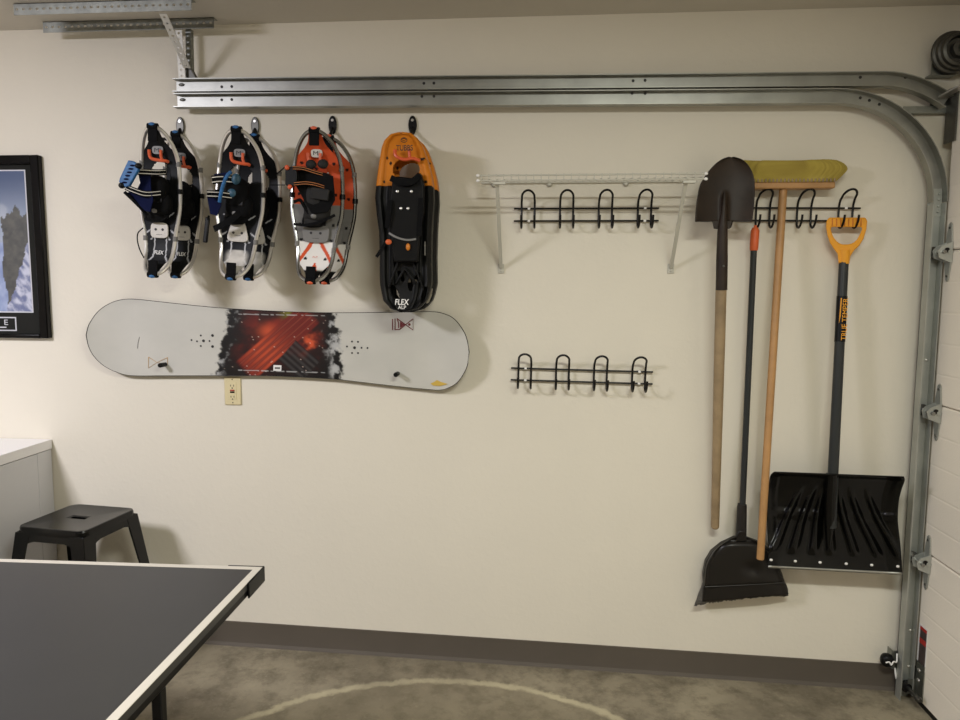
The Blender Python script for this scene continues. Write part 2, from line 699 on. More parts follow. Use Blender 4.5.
lo_a, lo_b = PT(173, 100.0), PT(835, 95.3)
hi_a, hi_b = PT(172, 84.8), PT(885, 78.3)
trk = thing('garage_door_track', 'long double steel garage door track running along the wall and curving down beside the door', 'garage door track',
            (1.43, -.07, zf(1.43)))
xv = W(927.5, 207, -.045).x + .0245
H = .052
Rr = xv - lo_b.x
path = [lo_a, lo_a.lerp(lo_b, .5), lo_b]
cz = lo_b.z - Rr * .98
for i in range(1, 17):
    q = pi / 2 * (1 - i / 16)
    path.append(V((lo_b.x + cos(q) * Rr, yT, cz + sin(q) * Rr * .98)))
zj = path[-1].z
rail(path, H).build('lower_rail', 'galv', trk)
rail([V((xv, yT, zj - .002)), V((xv, yT, 1.0)), V((xv, yT, zf(xv) + .02))], .045).build('vertical_rail', 'galv_track', trk)
p2 = [hi_a, hi_a.lerp(hi_b, .5), hi_b]
hd = PT(950, 101)
for i in range(1, 9):
    s_ = i / 8
    p2.append(V((hi_b.x + (hd.x - hi_b.x) * s_, yT, hi_b.z + (hd.z - hi_b.z) * s_ ** 1.9)))
rail(p2, .05).build('upper_rail', 'galv', trk)
# jamb angle behind the vertical rail
MB().span((xv - .0265, -.045, zf(1.4) + .0), (xv - .024, -.086, zj - .01)).span((xv - .0265, -.045, zf(1.4)), (xv + .02, -.048, zj)).build('jamb_angle', 'galv_track', trk)
for zz_ in (zf(1.4) + .01, 1.2):
    MB().span((xv + .012, -.045, zz_), (xv + .015, -.001, zz_ + .05)).build('wall_bracket', 'galv_dull', trk)
# splice plate at the joint, flag bracket and head angle
sp = MB().span((xv - .02, yW - .003, zj - .05), (xv + .02, yW - .006, zj + .05))
for sx in (-.011, .011):
    for sz in (-.032, -.012, .012, .032):
        sp.lathe((xv + sx, yW - .006, zj + sz), (0, -1, 0), [(.006, 0), (.005, .004), (.002, .005)], 8)
sp.build('splice_plate', 'galv_track', trk)
fb = MB().span((1.455, -.03, 2.08), (1.460, -.1, 2.27)).span((1.40, -.027, 2.20), (1.46, -.03, 2.255))
fb.build('flag_bracket', 'steel_dark', trk)
ha = MB()
a, b = W(903, 110, -.03), W(949, 112, -.03)
ha.span((a.x, -.03, a.z - .012), (b.x, -.034, a.z + .012)).span((a.x, -.03, a.z - .012), (b.x, -.001, a.z - .010))
ha.build('head_angle', 'galv_dull', trk)
for x, y in ((910, 630), (908, 666), (926, 360)):
    p = W(x, y, yW)
    MB().lathe((p.x, yW - .002, p.z), (0, -1, 0), [(.006, 0), (.005, .003), (.002, .005)], 10).build('bolt', 'alu', trk)
for x, y, s_ in ((222, 87, 1), (232, 86.7, 1), (424, 83.5, 1), (434, 83.3, 1), (633, 81, 1), (645, 80.5, 1), (860, 77.5, 1), (905, 77.5, 1),
                 (222, 100, 1), (232, 99.7, 1), (422, 96.5, 1), (434, 96.4, 1), (632, 93.5, 1), (645, 93.6, 1), (860, 98, 1), (869, 100.5, 1), (879, 104.5, 1)):
    p = W(x, y, yW)
    MB().lathe((p.x, yW - .002, p.z), (0, -1, 0), [(.0055, 0), (.0055, .0012)], 10).build('bolt_hole', 'dot', trk)
for x, y in ((182, 85), (183, 100)):
    p = W(x, y, yW)
    MB().ball((p.x, yW - .004, p.z), (.012, .003, .006)).build('bolt', 'steel_dark', trk)

# hinges with rollers
def hinge(zc, tiph=.098):
    o = V((XD, ye - .032, zc))
    q = MB()
    for sgn in (1, -1):
        q.prism([o + V((-.002, .024, sgn * .010)), o + V((-.002, -.024, sgn * .010)), o + V((-.002, -.012, sgn * tiph)), o + V((-.002, -.004, sgn * (tiph + .008))), o + V((-.002, .006, sgn * tiph))], (-.004, 0, 0))
    for yy in (.012, -.024):
        q.prism([o + V((-.002, yy, .036)), o + V((-.040, yy, .020)), o + V((-.052, yy, .004)), o + V((-.046, yy, -.022)), o + V((-.002, yy, -.04))], (0, .003, 0))
    q.tube([o + V((-.010, .026, 0)), o + V((-.010, -.027, 0))], .009, 10)
    h = q.build('hinge', 'galv_track', d1, smooth=30)
    MB().tube([o + V((-.034, .05, .0)), o + V((-.034, -.036, .0))], .0065, 10).build('roller_stem', 'alu_dark', h)
    MB().lathe((xv, yT + .036, zc), (0, -1, 0), [(.012, 0), (.022, .004), (.022, .012), (.014, .018), (.006, .03)], 16).build('roller', 'steel_dark', h)
    MB().span((xv - .018, yT - .006, zc - .02), (XD - .03, yT - .010, zc + .012)).build('roller_carrier', 'galv_dull', h, bevel=.002)
    b = MB()
    for sz in (tiph - .012, -tiph + .012):
        b.lathe(o + V((-.006, -.003, sz)), (-1, 0, 0), [(.005, 0), (.004, .003)], 8)
    b.build('hinge_bolt', 'steel_dark', h)
    MB().lathe(o + V((-.022, -.0245, .006)), (0, -1, 0), [(.009, 0), (.009, .002)], 10).build('hinge_hole', 'black_metal', h)


for zc in (.535, 1.105, 1.688):
    hinge(zc)
# bottom bracket, roller and hazard label
zb = zf(1.5)
bk = MB().span((XD - .004, ye - .005, zb + .03), (XD, ye - .065, zb + .17)).span((XD - .03, ye - .005, zb + .03), (XD, ye - .008, zb + .09)).build('bottom_bracket', 'galv_dull', d1)
MB().tube([V((XD - .028, -.06, zb + .055)), V((XD - .028, ye - .10, zb + .055))], .007, 10).lathe((XD - .028, ye - .07, zb + .055), (0, -1, 0), [(.011, 0), (.011, .02), (.007, .03)], 12).build('roller_stem', 'steel_dark', bk)
MB().lathe((XD - .028, -.062, zb + .055), (0, -1, 0), [(.014, 0), (.024, .004), (.024, .014), (.014, .02)], 16).build('roller', 'black_plastic', bk)
for sz in (.10, .14):
    MB().ball((XD - .005, ye - .03, zb + sz), (.003, .010, .007)).build('bracket_slot', 'alu', bk)
pl = [WX(x, y, XD) for x, y in ((921.5, 626), (929.5, 632), (927, 671.5), (919.5, 664))]
y0, y1 = -.093, -.133
z1, z0 = pl[0].z, pl[3].z
lb = MB().span((XD - .0006, ye - .001, z0 - .012), (XD, y1 - .006, z1 + .006)).build('warning_label', 'white', d1, label='white warning label with dark printed panel')
lb2 = MB().span((XD - .0012, y0 + .006, z0), (XD - .0006, y1, z1)).build('label_print', 'label_dark', lb)
MB().span((XD - .0018, y0 + .006, z1 - .012), (XD - .0012, y1, z1)).span((XD - .0018, y0 + .006, z0 + .085), (XD - .0012, y1, z0 + .105)).build('label_band', 'label_red', lb)
# top fixture of the door
a, b = WX(942, 97, 1.42), WX(962, 86, 1.44)
MB().bar(a, b, (0, 0, 1), .03, .006).build('top_bracket', 'alu', d1)

# cable drum on its shaft over the door
dc = W(958, 50, -.09)
dr = thing('cable_drum', 'grey lift cable drum with end plate at the upper right corner', 'cable drum', (dc.x, -.09, dc.z))
MB().lathe((dc.x, -.055, dc.z), (0, -1, 0), [(.072, 0), (.076, .004), (.073, .012), (.066, .016), (.064, .03), (.058, .034), (.055, .046), (.046, .05), (.040, .036), (.028, .036), (.028, .06), (.016, .062)], 36).build('drum', 'steel_dark', dr)
MB().tube([V((dc.x, -.004, dc.z)), V((dc.x, -.135, dc.z))], .0127, 14).build('shaft', 'steel_dark', dr)
p = W(932, 75, -.05)
MB().prism([V((p.x, -.045, p.z)), V((p.x + .085, -.045, p.z)), V((p.x + .085, -.045, p.z + .10)), V((p.x + .03, -.045, p.z + .10)), V((p.x, -.045, p.z + .06))], (0, .003, 0)).span((p.x, -.042, p.z), (p.x + .085, -.001, p.z + .005)).build('end_plate', 'galv_dull', dr)

# ------------------------------------------------------------------ perforated angle irons and hanger straps
def perf(mb, a, b, wdir, w, n, hole=.28, slot=1.0):
    a, b = V(a), V(b)
    d = (b - a) / n
    wd = V(wdir).normalized() * w
    L = d.length
    du = d.normalized()
    for i in range(n):
        o = a + d * i
        c = o + d / 2 + wd / 2
        r = w * hole
        out = [o, o + d / 2, o + d, o + d + wd / 2, o + d + wd, o + d / 2 + wd, o + wd, o + wd / 2]
        inn = []
        for q in (225, 270, 315, 0, 45, 90, 135, 180):
            inn.append(c + du * min(cos(radians(q)) * r * slot, L * .42) + wd.normalized() * (sin(radians(q)) * r))
        k = 8
        mb.add(out + inn, [(j, (j + 1) % k, k + (j + 1) % k, k + j) for j in range(k)])
    return mb


a1, b1 = WZ(12, 3.5, ZC - .002), WZ(192, -.5, ZC - .002)
a2, b2 = WZ(42, 22, ZC - .002), WZ(214, 18, ZC - .002)
def angle_iron(a, b, label):
    y = (a.y + b.y) / 2
    L = thing('perforated_angle', label, 'angle iron', ((a.x + b.x) / 2, y, ZC), 'perforated angles on the ceiling')
    a, b = V((a.x, y, ZC - .0005)), V((b.x, y, ZC - .0005))
    q = MB()
    perf(q, a - V((0, 0, .04)), b - V((0, 0, .04)), (0, 0, 1), .04, 26, .11, 1.4)
    q.build('hanging_flange', 'galv_dull', L, smooth=0, solid=.002)
    q = MB()
    perf(q, a, b, (0, 1, 0), .034, 26, .11)
    q.build('ceiling_flange', 'galv_dull', L, smooth=0, solid=.002)
    return L, y


A1, y1_ = angle_iron(a1, b1, 'perforated steel angle on the ceiling, the one farther out from the wall')
A2, y2_ = angle_iron(a2, b2, 'perforated steel angle on the ceiling, the one closer to the wall')
def strap(pa, pb, w, n, label, wd=None):
    a, b = V(pa), V(pb)
    d = (b - a).normalized()
    wd = V(wd) if wd else d.cross(V((0, 1, 0))).normalized()
    q = perf(MB(), a - wd * w / 2, b - wd * w / 2, wd, w, n, .17)
    o0 = a
    q.v = [p - o0 for p in q.v]
    o = q.build('hanger_strap', 'zinc_light', None, smooth=0, solid=.0025)
    o.location = o0
    return tag(o, label, 'hanger strap', 'perforated hanger straps')


strap(W(163, 14, y1_ - .004), W(187, 68, yT - .004), .028, 9, 'diagonal perforated hanger strap from ceiling to the track end')
strap(W(178.5, 30, y2_ - .006), W(182, 79, yW - .035), .026, 8, 'upright perforated hanger strap down to the track end')
q = MB()
a, b = W(188, 29, -.05), W(189, 76, -.05)
q.bar(a, b, (0, 1, 0), .02, .003).bar(a + V((.01, .01, 0)), b + V((.01, .01, 0)), (1, 0, 0), .022, .003)
solo(q, 'hanger_angle', 'galv_dull', 'short plain steel angle upright behind the diagonal strap', 'angle iron')
q = MB().prism([W(x, y, yW - .02) for x, y in ((185, 67), (190, 68), (196, 79), (186, 79))], (0, .03, 0))
q.build('hanger_clip', 'steel_dark', trk)

# ------------------------------------------------------------------ wire shelf
zs_f1, zs_f2, zs_b = W(590, 174.6, -.29).z, W(590, 179.8, -.29).z, W(590, 182, -.012).z
xs0, xs1 = W(478, 175, -.29).x, W(706, 176, -.29).x
sh = thing('wire_shelf', 'white wire shelf fixed to the wall above the upper hook rack', 'shelf', ((xs0 + xs1) / 2, 0, zs_b))
def xrod(y, z, x0, x1, r, nm='rod', cap=False):
    MB().tube([(x0, y, z), (x1, y, z)], r, 8).build(nm, 'whitewood', sh)
    if cap:
        for x in (x0, x1):
            MB().ball((x, y, z), (.007, .0055, .0055)).build('end_cap', 'white', sh)


xrod(-.29, zs_f1, xs0, xs1, .0032, cap=True)
xrod(-.29, zs_f2, xs0, xs1, .003, cap=True)
xrod(-.012, zs_b, xs0 - .0, xs1, .0032)
xrod(-.15, (zs_f2 + zs_b) / 2 - .004, xs0, xs1, .0032)
q = MB()
nw = 30
for i in range(nw):
    x = xs0 + .012 + (xs1 - xs0 - .024) * i / (nw - 1)
    q.tube([(x, -.012, zs_b + .004), (x, -.285, zs_f2 + .006), (x, -.294, zs_f2 + .002), (x, -.294, zs_f1 + .004)], .0014, 6)
q.build('wire_grid', 'whitewood', sh)
for (tx, ty), (bx, by) in (((497, 182), (501, 268)), ((686, 182), (671, 268))):
    top = W(tx, ty, -.27)
    bot = W(bx, by, -.008)
    top.z = zs_f2 - .002
    br = MB().bar(top, bot, (0, 1, 0), .013, .008).build('bracket', 'whitewood', sh, bevel=.001)
    MB().span((bot.x - .012, -.001, bot.z - .02), (bot.x + .012, -.006, bot.z + .016)).lathe((bot.x, -.006, bot.z - .01), (0, -1, 0), [(.006, 0), (.004, .003)], 10).build('wall_foot', 'whitewood', br, bevel=.001)
    MB().span((top.x - .012, -.262, zs_f2 - .012), (top.x + .03, -.286, zs_f2 - .004)).build('bracket_clip', 'whitewood', br)
for x in (494, 549.5, 626):
    p = W(x, 183, -.01)
    MB().lathe((p.x, -.001, zs_b - .006), (0, -1, 0), [(.011, 0), (.011, .008), (.006, .016)], 12).build('wall_clip', 'whitewood', sh)

# ------------------------------------------------------------------ hook racks
def hook_rack(pl_, pr_, label, n=4, lead=.03, pitch=.1425):
    a, b = W(*pl_, -.016), W(*pr_, -.016)
    ang = atan2(b.z - a.z, b.x - a.x)
    L = (b - a).length
    rk = thing('hook_rack', label, 'coat hook rack', (a.x, 0, a.z), 'black wire hook racks')
    o = V((a.x, 0, a.z))
    for v in (0, -.047):
        MB().tube([o + V((0, -.016, v)), o + V((L, -.016, v))], .0034, 8).build('rail', 'black_metal', rk)
    pitch = (L - 2 * lead - .05) / (n - 1)
    for i in range(n):
        u0 = lead + pitch * i
        pts = []
        def leg(u):
            return [o + V((u, -.080, -.030)), o + V((u, -.076, -.050)), o + V((u, -.062, -.068)), o + V((u, -.044, -.075)), o + V((u, -.027, -.066)), o + V((u, -.0225, -.045)), o + V((u, -.0225, .0))]
        pts += leg(u0)
        pts += [o + V((u0, -.030, .024)), o + V((u0 + .001, -.042, .036))]
        for k in range(1, 8):
            q = pi - pi * k / 8
            pts.append(o + V((u0 + .025 + .025 * cos(q), -.042 - .034 * sin(q), .036 + .026 * sin(q))))
        pts += [o + V((u0 + .049, -.042, .036)), o + V((u0 + .05, -.030, .024))]
        pts += leg(u0 + .05)[::-1]
        MB().tube(spline(pts, 3), .0042, 8).build('hook', 'black_metal', rk)
    for u in (lead + .028, L - lead - .022):
        for v in (0, -.047):
            MB().span(o + V((u - .005, 0, v - .004)), o + V((u + .005, -.0205, v + .004))).build('clip', 'white', rk, bevel=.001)
    rk.rotation_euler = (0, -ang, 0)
    return rk


hook_rack((514, 208.7), (659, 208.2), 'black wire four-hook rack mounted right under the white wire shelf')
hook_rack((511, 368), (653, 372), 'empty black wire hook rack by itself lower on the wall, slightly tilted')
hook_rack((707, 207.8), (860.5, 208.2), 'black wire hook rack holding the shovels and brooms')

# ------------------------------------------------------------------ snowshoe wall hooks
def wall_hook(px, top, label, far, tx):
    p = W(px, top + 8, -.008)
    hk = thing('wall_hook', label, 'wall hook', (p.x, 0, p.z), 'hooks carrying the snowshoes')
    o = V((p.x, 0, p.z))
    dx_ = W(tx, 130, -far).x - p.x
    pl = []
    for k in range(24):
        q = 2 * pi * k / 24
        pl.append(o + V((.0165 * cos(q), -.001, .036 * sin(q))))
    MB().prism(pl, (0, -.009, 0)).build('back_plate', 'black_plastic' if px > 300 else 'steel_dark', hk, bevel=.003)
    MB().lathe(o + V((0, -.010, .018)), (0, -1, 0), [(.006, 0), (.005, .002)], 10).build('screw', 'alu', hk)
    MB().tube(spline([o + V((0, -.008, -.012)), o + V((0, -.03, -.034)), o + V((0, -.07, -.062)), o + V((dx_ * .8, -far + .05, -.088)), o + V((dx_, -far + .006, -.084)), o + V((dx_, -far, -.070))], 5), .006, 10).build('arm', 'black_plastic', hk)


wall_hook(180, 118, 'dark oval wall hook over the leftmost snowshoe pair with blue buckle', .258, 152)
wall_hook(255, 118, 'dark oval wall hook over the second snowshoe pair', .258, 236)
wall_hook(332.5, 117, 'black oval wall hook over the orange and white snowshoe pair', .258, 314)
wall_hook(412.5, 117, 'black oval wall hook over the orange and black plastic snowshoe', .165, 408)

# ------------------------------------------------------------------ aluminium snowshoes
HW = [(-.5, .0), (-.494, .22), (-.47, .44), (-.43, .58), (-.37, .67), (-.29, .72), (-.2, .8), (-.12, .90), (-.03, .985), (.08, 1.0), (.2, .97), (.3, .90), (.38, .77), (.44, .57), (.475, .38), (.494, .18), (.5, .0)]
DHW = [(-.5, .2), (-.45, .26), (-.41, .40), (-.36, .66), (-.33, .70), (-.28, .62), (-.22, .76), (-.17, .84), (-.1, .82), (-.02, .97), (.1, .985), (.2, .96), (.30, .88), (.34, .74), (.38, .5), (.42, .32), (.47, .24), (.5, .2)]
UPT = .06


def shoe(style, nose, tail, width, label, group, ymid=-.22):
    pn, pt = W(*nose, ymid - UPT), W(*tail, ymid - UPT)
    L = (pn - pt).length
    ang = atan2(pn.x - pt.x, pn.z - pt.z)
    c = (pn + pt) / 2
    c.y = ymid
    s = thing('snowshoe', label, 'snowshoe', c, group)
    Ri = Matrix.Rotation(-ang, 3, 'Y')
    hw = width / 2 - .007

    def lift(v):
        n = v / L
        if n > .2:
            return UPT * ((n - .2) / .3) ** 2
        if n < -.26:
            return UPT * ((-.26 - n) / .24) ** 2
        return 0

    def P(u, v, w=0.0):
        return c + V((u, -w - lift(v), v))

    def Q(px, py, w):                    # photo point lying w in front of the deck, in the shoe's own upright frame
        return c + Ri @ (W(px, py, ymid - w) - c)
    # frame
    ring = []
    tabv = [-.5, -.494, -.47, -.43, -.37, -.29, -.2, -.12, -.03, .08, .2, .3, .38, .44, .475, .494, .5]
    rgt = [P(hw * sinterp(HW, n), n * (L - .014)) for n in tabv]
    lft = [P(-hw * sinterp(HW, n), n * (L - .014)) for n in tabv[1:-1]]
    ring = rgt + lft[::-1]
    fr = MB().tube(spline(ring, 4, True), .0075, 10, True).build('frame', 'alu' if style != 3 else 'alu_dark', s, label='silver tubular frame')
    for sg in (1, -1):
        for n in (.08, .26, -.24):
            p = P(sg * hw * sinterp(HW, n), n * L)
            MB().tube([p - V((0, 0, .009)), p + V((0, 0, .009))], .0105 if n == .08 else .0092, 10).build('clamp', 'black_plastic' if n < .2 and n > 0 else 'grey_plate', fr)
    # nose and tail caps
    cc = 'blue' if style != 3 else 'orange_red'
    for nm, n, sg in (('toe_cap', .5, 1), ('tail_cap', -.5, -1)):
        p = P(0, n * (L - .014))
        o_ = MB().tube([p - V((.019, 0, 0)), p + V((.019, 0, 0))], .0115, 12).box(p - V((0, -.0, sg * .028)), (.036, .007, .05)).build(nm, 'black_fabric', s, bevel=.002)
        MB().ball(p + V((0, -.007, sg * .006)), (.013, .006, .007)).build('badge', cc, o_)
    # deck
    K = {'dk': lin((15, 16, 18)), 'dk2': lin((24, 25, 27)), 'ln': lin((188, 188, 190)), 'wh': lin((226, 222, 216)), 'or': lin((204, 82, 44)), 'gr': lin((122, 120, 116)), 'bk': lin((20, 19, 19)), 'si': lin((205, 200, 192))}

    def seg(u, v, a, b):
        ax, ay, bx, by = *a, *b
        t = max(0, min(1, ((u - ax) * (bx - ax) + (v - ay) * (by - ay)) / ((bx - ax) ** 2 + (by - ay) ** 2)))
        return sqrt((u - ax - t * (bx - ax)) ** 2 + (v - ay - t * (by - ay)) ** 2)

    def dcol(u, n):                       # u in half-widths, n in lengths
        x = u * .075
        v = n * .546
        if style in (1, 2):
            col = mixc(K['dk'], K['dk2'], fbm(x * 60, v * 60))
            ax = abs(x)
            for a, b in (((.022, -.115), (.024, -.2)), ((.024, -.2), (.036, -.215)), ((.022, -.115), (.036, -.135)), ((.03, -.05), (.052, -.035)), ((.04, -.1), (.058, -.115))):
                if seg(ax, v, a, b) < .0022:
                    col = K['ln']
            if style == 2 and v < -.165:
                k = sst(.045, .02, seg(x, v, (0, -.19), (0, -.225))) * (.6 + .5 * fbm(x * 50, v * 50, 5))
                col = mixc(col, K['si'], k)  # bright reflection on the shiny tail, painted into the deck colour
            return col
        if v > -.035:
            col = mixc(K['or'], tuple(q * .8 for q in K['or']), fbm(x * 50, v * 50))
            if v < .012 and (abs(x) > .03 - v * .2) or (v < -.005 and v > -.028):
                col = K['gr']
        elif v > -.122:
            col = mixc(K['gr'], tuple(q * .75 for q in K['gr']), fbm(x * 50, v * 50))
        else:
            col = K['wh']
            if seg(abs(x), v, (.006, -.11), (.046, -.19)) < .0055:
                col = K['or']
            if v < -.2 and abs(x) < (-.195 - v) * .35:
                col = K['or']
            if v < -.225:
                col = mixc(col, K['bk'], sst(-.225, -.23, v))
        for du, dv in ((.048, .16), (.055, .05), (.05, -.06), (.045, -.115), (.03, -.185)):
            if sqrt((abs(x) - du) ** 2 + (v - dv) ** 2) < .0055:
                col = K['bk']
        return col

    def dfn(a, b):
        n = -.485 + .97 * b
        u = (a * 2 - 1) * sinterp(DHW, n)
        return P(u * hw, n * L, .003 - .012 * (1 - (a * 2 - 1) ** 2) * (1 if n > -.4 else 0) * .4)

    def dkeep(a, b):
        n = -.485 + .97 * b
        u = (a * 2 - 1) * sinterp(DHW, n)
        return not ((u / .5) ** 2 + ((n - .19) / .085) ** 2 < 1)
    MB().grid(44, 150, dfn, lambda a, b: dcol((a * 2 - 1) * sinterp(DHW, -.485 + .97 * b), -.485 + .97 * b), dkeep).build('deck', 'attr_deck', s, solid=.002, label='dark printed deck' if style != 3 else 'orange, grey and white printed deck')
    # marked plate and red hook at the toe
    pv = .345 * L if style != 3 else .352 * L
    pl = []
    for k in range(24):
        q = 2 * pi * k / 24
        pl.append(P(.021 * math.copysign(abs(cos(q)) ** .6, cos(q)), pv + .0145 * math.copysign(abs(sin(q)) ** .6, sin(q)), .004 - lift(pv + .0145 * sin(q)) + lift(pv)))
    o_ = MB().prism(pl, (0, -.004, 0)).build('size_plate', 'cream_plate' if style == 3 else 'grey_plate', s, label='pale plate marked M' if style == 3 else 'grey plate marked M')
    text('M', 'lettering', 'dot', o_, P(-.003, pv, .0085), (1, 0, 0), (0, 0, 1), width=.018, height=.015)
    text("2", 'superscript', 'dot', o_, P(.011, pv + .005, .0085), (1, 0, 0), (0, 0, 1), width=.004, height=.006)
    hz = pv - .012
    hk = [P(-.030, hz + .012, .012), P(-.029, hz - .010, .016), P(-.02, hz - .02, .018), P(0, hz - .024, .018), P(.02, hz - .026, .018), P(.031, hz - .026, .014), P(.036, hz - .028, .008)]
    MB().tube(spline(hk, 4), .0062, 8).tube(spline([P(.015, hz + .012, .012), P(.015, hz - .01, .018), P(.02, hz - .026, .018)], 4), .0055, 8).build('toe_bracket', 'orange_red', s)
    # heel plate with two bolts
    hv = {1: -.185, 2: -.172, 3: -.172}[style] * L
    tri = .5 if style == 2 else (.95 if style == 1 else 1.1)
    wv, hh, bs_ = {1: (.035, .029, .0135), 2: (.046, .040, .016), 3: (.048, .032, .0175)}[style]
    pl = []
    for k in range(28):
        q = 2 * pi * k / 28
        y_ = hh * math.copysign(abs(sin(q)) ** .5, sin(q))
        x_ = wv * math.copysign(abs(cos(q)) ** .5, cos(q)) * (tri + (1 - tri) * (hh - y_) / (2 * hh))
        pl.append(P(x_, hv + y_, .004))
    hp = MB().prism(pl, (0, -.006, 0)).build('heel_plate', 'grey_plate' if style == 3 else 'cream_plate', s, bevel=.0015)
    for sg in (-1, 1):
        MB().lathe(P(sg * bs_, hv + .003 - .010 * (style == 2), .0101), (0, -1, 0), [(.0048, 0), (.0042, .0015)], 12).build('heel_bolt', 'dot', hp)
    MB().box(P(0, hv - .016, .0103), (.024, .0006, .0012)).build('engraving', 'grey_fabric', hp)
    # harness body
    hm = 'black_fabric' if style != 3 else 'grey_fabric'
    hb = MB().ball(P(.004, .075 * L, .034), (.044, .030, .055), 16, 10, .75).ball(P(.010, -.01 * L, .028), (.050, .026, .045), 16, 10, .75).ball(P(-.002, -.085 * L, .022), (.040, .018, .026), 14, 8, .8)
    hb.box(P(0, .02 * L, .006), (.07, .01, .15))
    hb = hb.build('harness', hm, s, bevel=.002)
    MB().box(P(.026, .02 * L, .05), (.018, .012, .03)).box(P(.02, .0 * L, .05), (.026, .006, .01)).build('buckle', 'black_plastic', hb, bevel=.002)
    MB().ball(P(.004, -.055 * L, .045), (.016, .008, .012)).build('ratchet', 'grey_plate', hb)
    for sg in (-1, 1):
        MB().ball(P(sg * .03, -.06 * L, .03), (.012, .01, .017), 10, 6).build('heel_pad', 'grey_fabric', hb)
    hs = [P(-.036, -.06 * L, .03), P(-.042, -.11 * L, .028), P(-.02, -.125 * L, .03), P(.015, -.12 * L, .032), P(.04, -.09 * L, .03), P(.044, -.04 * L, .028)]
    MB().ribbon(spline(hs, 5), (0, 0, 1), .010, .003).build('heel_strap', 'black_fabric', s)
    # crampon teeth under the foot
    q = MB()
    for u in (-.025, 0, .025):
        q.prism([P(u - .01, .1 * L, -.006), P(u + .01, .1 * L, -.006), P(u, .1 * L, -.03)], (0, 0, .004))
        q.prism([P(u - .01, -.15 * L, -.006), P(u + .01, -.15 * L, -.006), P(u, -.15 * L, -.026)], (0, 0, .004))
    q.build('crampon', 'galv', s)

    def strap_(pts, w, mm, nm='strap', line=None, side=(0, 0, 1)):
        o_ = MB().ribbon(spline(pts, 5), side, w, .0035).build(nm, mm, s)
        if line:
            z = MB()
            for dz in (-w * .27, w * .27):
                z.ribbon([p + V((0, -.0024, dz)) for p in spline(pts, 5)], side, w * .11, .0012)
            z.build('woven_line', line, o_)
        return o_

    def flap(pts, mm, nm='side_flap', th=.004):
        return MB().prism(pts, (0, th, 0)).build(nm, mm, s, bevel=.001)
    if style == 1:
        o_ = MB().prism([Q(*p, .13) for p in ((128, 160), (133, 161), (139.5, 165), (138, 170), (129, 186), (125, 187), (118.5, 182), (119.5, 178))], (0, .014, 0)).build('buckle_plate', 'blue', s, bevel=.003, label='bright blue ladder buckle plate')
        z = MB()
        for k in range(6):
            p = Q(132.5 - 1.6 * k, 165.5 + 3.4 * k, .1305)
            z.ball(p, (.010, .003, .0035), 8, 6)
        z.build('ladder_teeth', 'navy', o_)
        for bx_ in ((138.5, 166), (122, 185.5)):
            MB().ball(Q(*bx_, .125), (.012, .012, .011)).build('buckle_end', 'black_plastic', o_)
        strap_([Q(136, 171.5, .12), Q(146, 172, .10), Q(158, 172.5, .075), Q(166, 172, .05)], .022, 'black_fabric', 'strap', 'white_line')
        strap_([Q(126, 187, .12), Q(134, 190.5, .115), Q(146, 194, .095), Q(161, 193, .06)], .022, 'black_fabric', 'strap', 'white_line')
        flap([Q(*p, .085) for p in ((138, 173), (150, 174), (151, 190), (153, 200), (150, 212), (145, 211), (138, 204), (126, 193), (137, 189), (140, 183))], 'navy')
        MB().tube([Q(124.5, 192, .1), Q(133, 200, .09), Q(140, 207, .08), Q(147, 215, .06)], .006, 8).build('edge_binding', 'black_fabric', s)
        MB().tube(spline([Q(143, 228, .03), Q(138, 233, .05), Q(137.5, 241, .055), Q(140, 250, .04), Q(144, 258, .02)], 5), .0022, 8).build('loop_cord', 'black_fabric', s)
        text('FLEX', 'lettering', 'white', s, P(0.002, -.335 * L, .008), (1, 0, 0), (0, 0, 1), width=.036, height=.014, shear=.2, bold=.015, label='white italic lettering')
    if style == 2:
        strap_([Q(212, 180, .10), Q(222, 179, .085), Q(234, 180, .06)], .030, 'black_fabric', 'strap', 'white_line')
        strap_([Q(207, 194, .11), Q(220, 194.5, .09), Q(232, 196, .06)], .026, 'black_fabric', 'strap', 'white_line')
        flap([Q(*p, .085) for p in ((214, 174), (228, 172), (228, 178), (214, 179))], 'navy')
        flap([Q(*p, .085) for p in ((207, 197), (221, 198), (221, 205), (217, 216), (210, 214))], 'navy')
        MB().tube(spline([Q(231, 172, .10), Q(227, 176, .11), Q(223.5, 184, .115), Q(221, 193, .11), Q(219.5, 202, .10)], 5), .0065, 8).build('ladder_strap', 'blue', s, label='bright blue curved ladder strap')
        MB().ball(Q(236, 179, .07), (.017, .01, .02)).ball(Q(232, 193, .06), (.018, .01, .016)).build('toe_pad', 'teal', s)
        strap_([Q(214, 229, .06), Q(222, 225, .065), Q(232, 219, .06), Q(240, 212, .05)], .022, 'black_fabric', 'strap')
        MB().box(Q(206.5, 230, .06), (.016, .012, .092), Matrix.Rotation(radians(4), 3, 'Y')).build('strap_buckle', 'black_plastic', s, bevel=.004)
        MB().tube([Q(209, 216, .07), Q(207.5, 221, .06)], .004, 8).build('strap_tab', 'black_fabric', s)
    if style == 3:
        MB().prism([Q(*p, .09) for p in ((285, 167), (294, 166), (297, 172), (297, 184), (291, 187), (285, 185))], (0, .02, 0)).build('buckle_block', 'black_plastic', s, bevel=.003)
        for bx_ in ((287, 167.5), (290, 187)):
            MB().ball(Q(*bx_, .092), (.009, .008, .009)).build('buckle_end', 'orange_red', s)
        strap_([Q(293, 168, .09), Q(303, 168.5, .085), Q(316, 172.5, .07), Q(331, 176.5, .04)], .014, 'black_fabric', 'strap', 'orange_line')
        strap_([Q(294, 184, .09), Q(306, 183, .085), Q(318, 185, .07), Q(332, 190, .04)], .014, 'black_fabric', 'strap', 'orange_line')
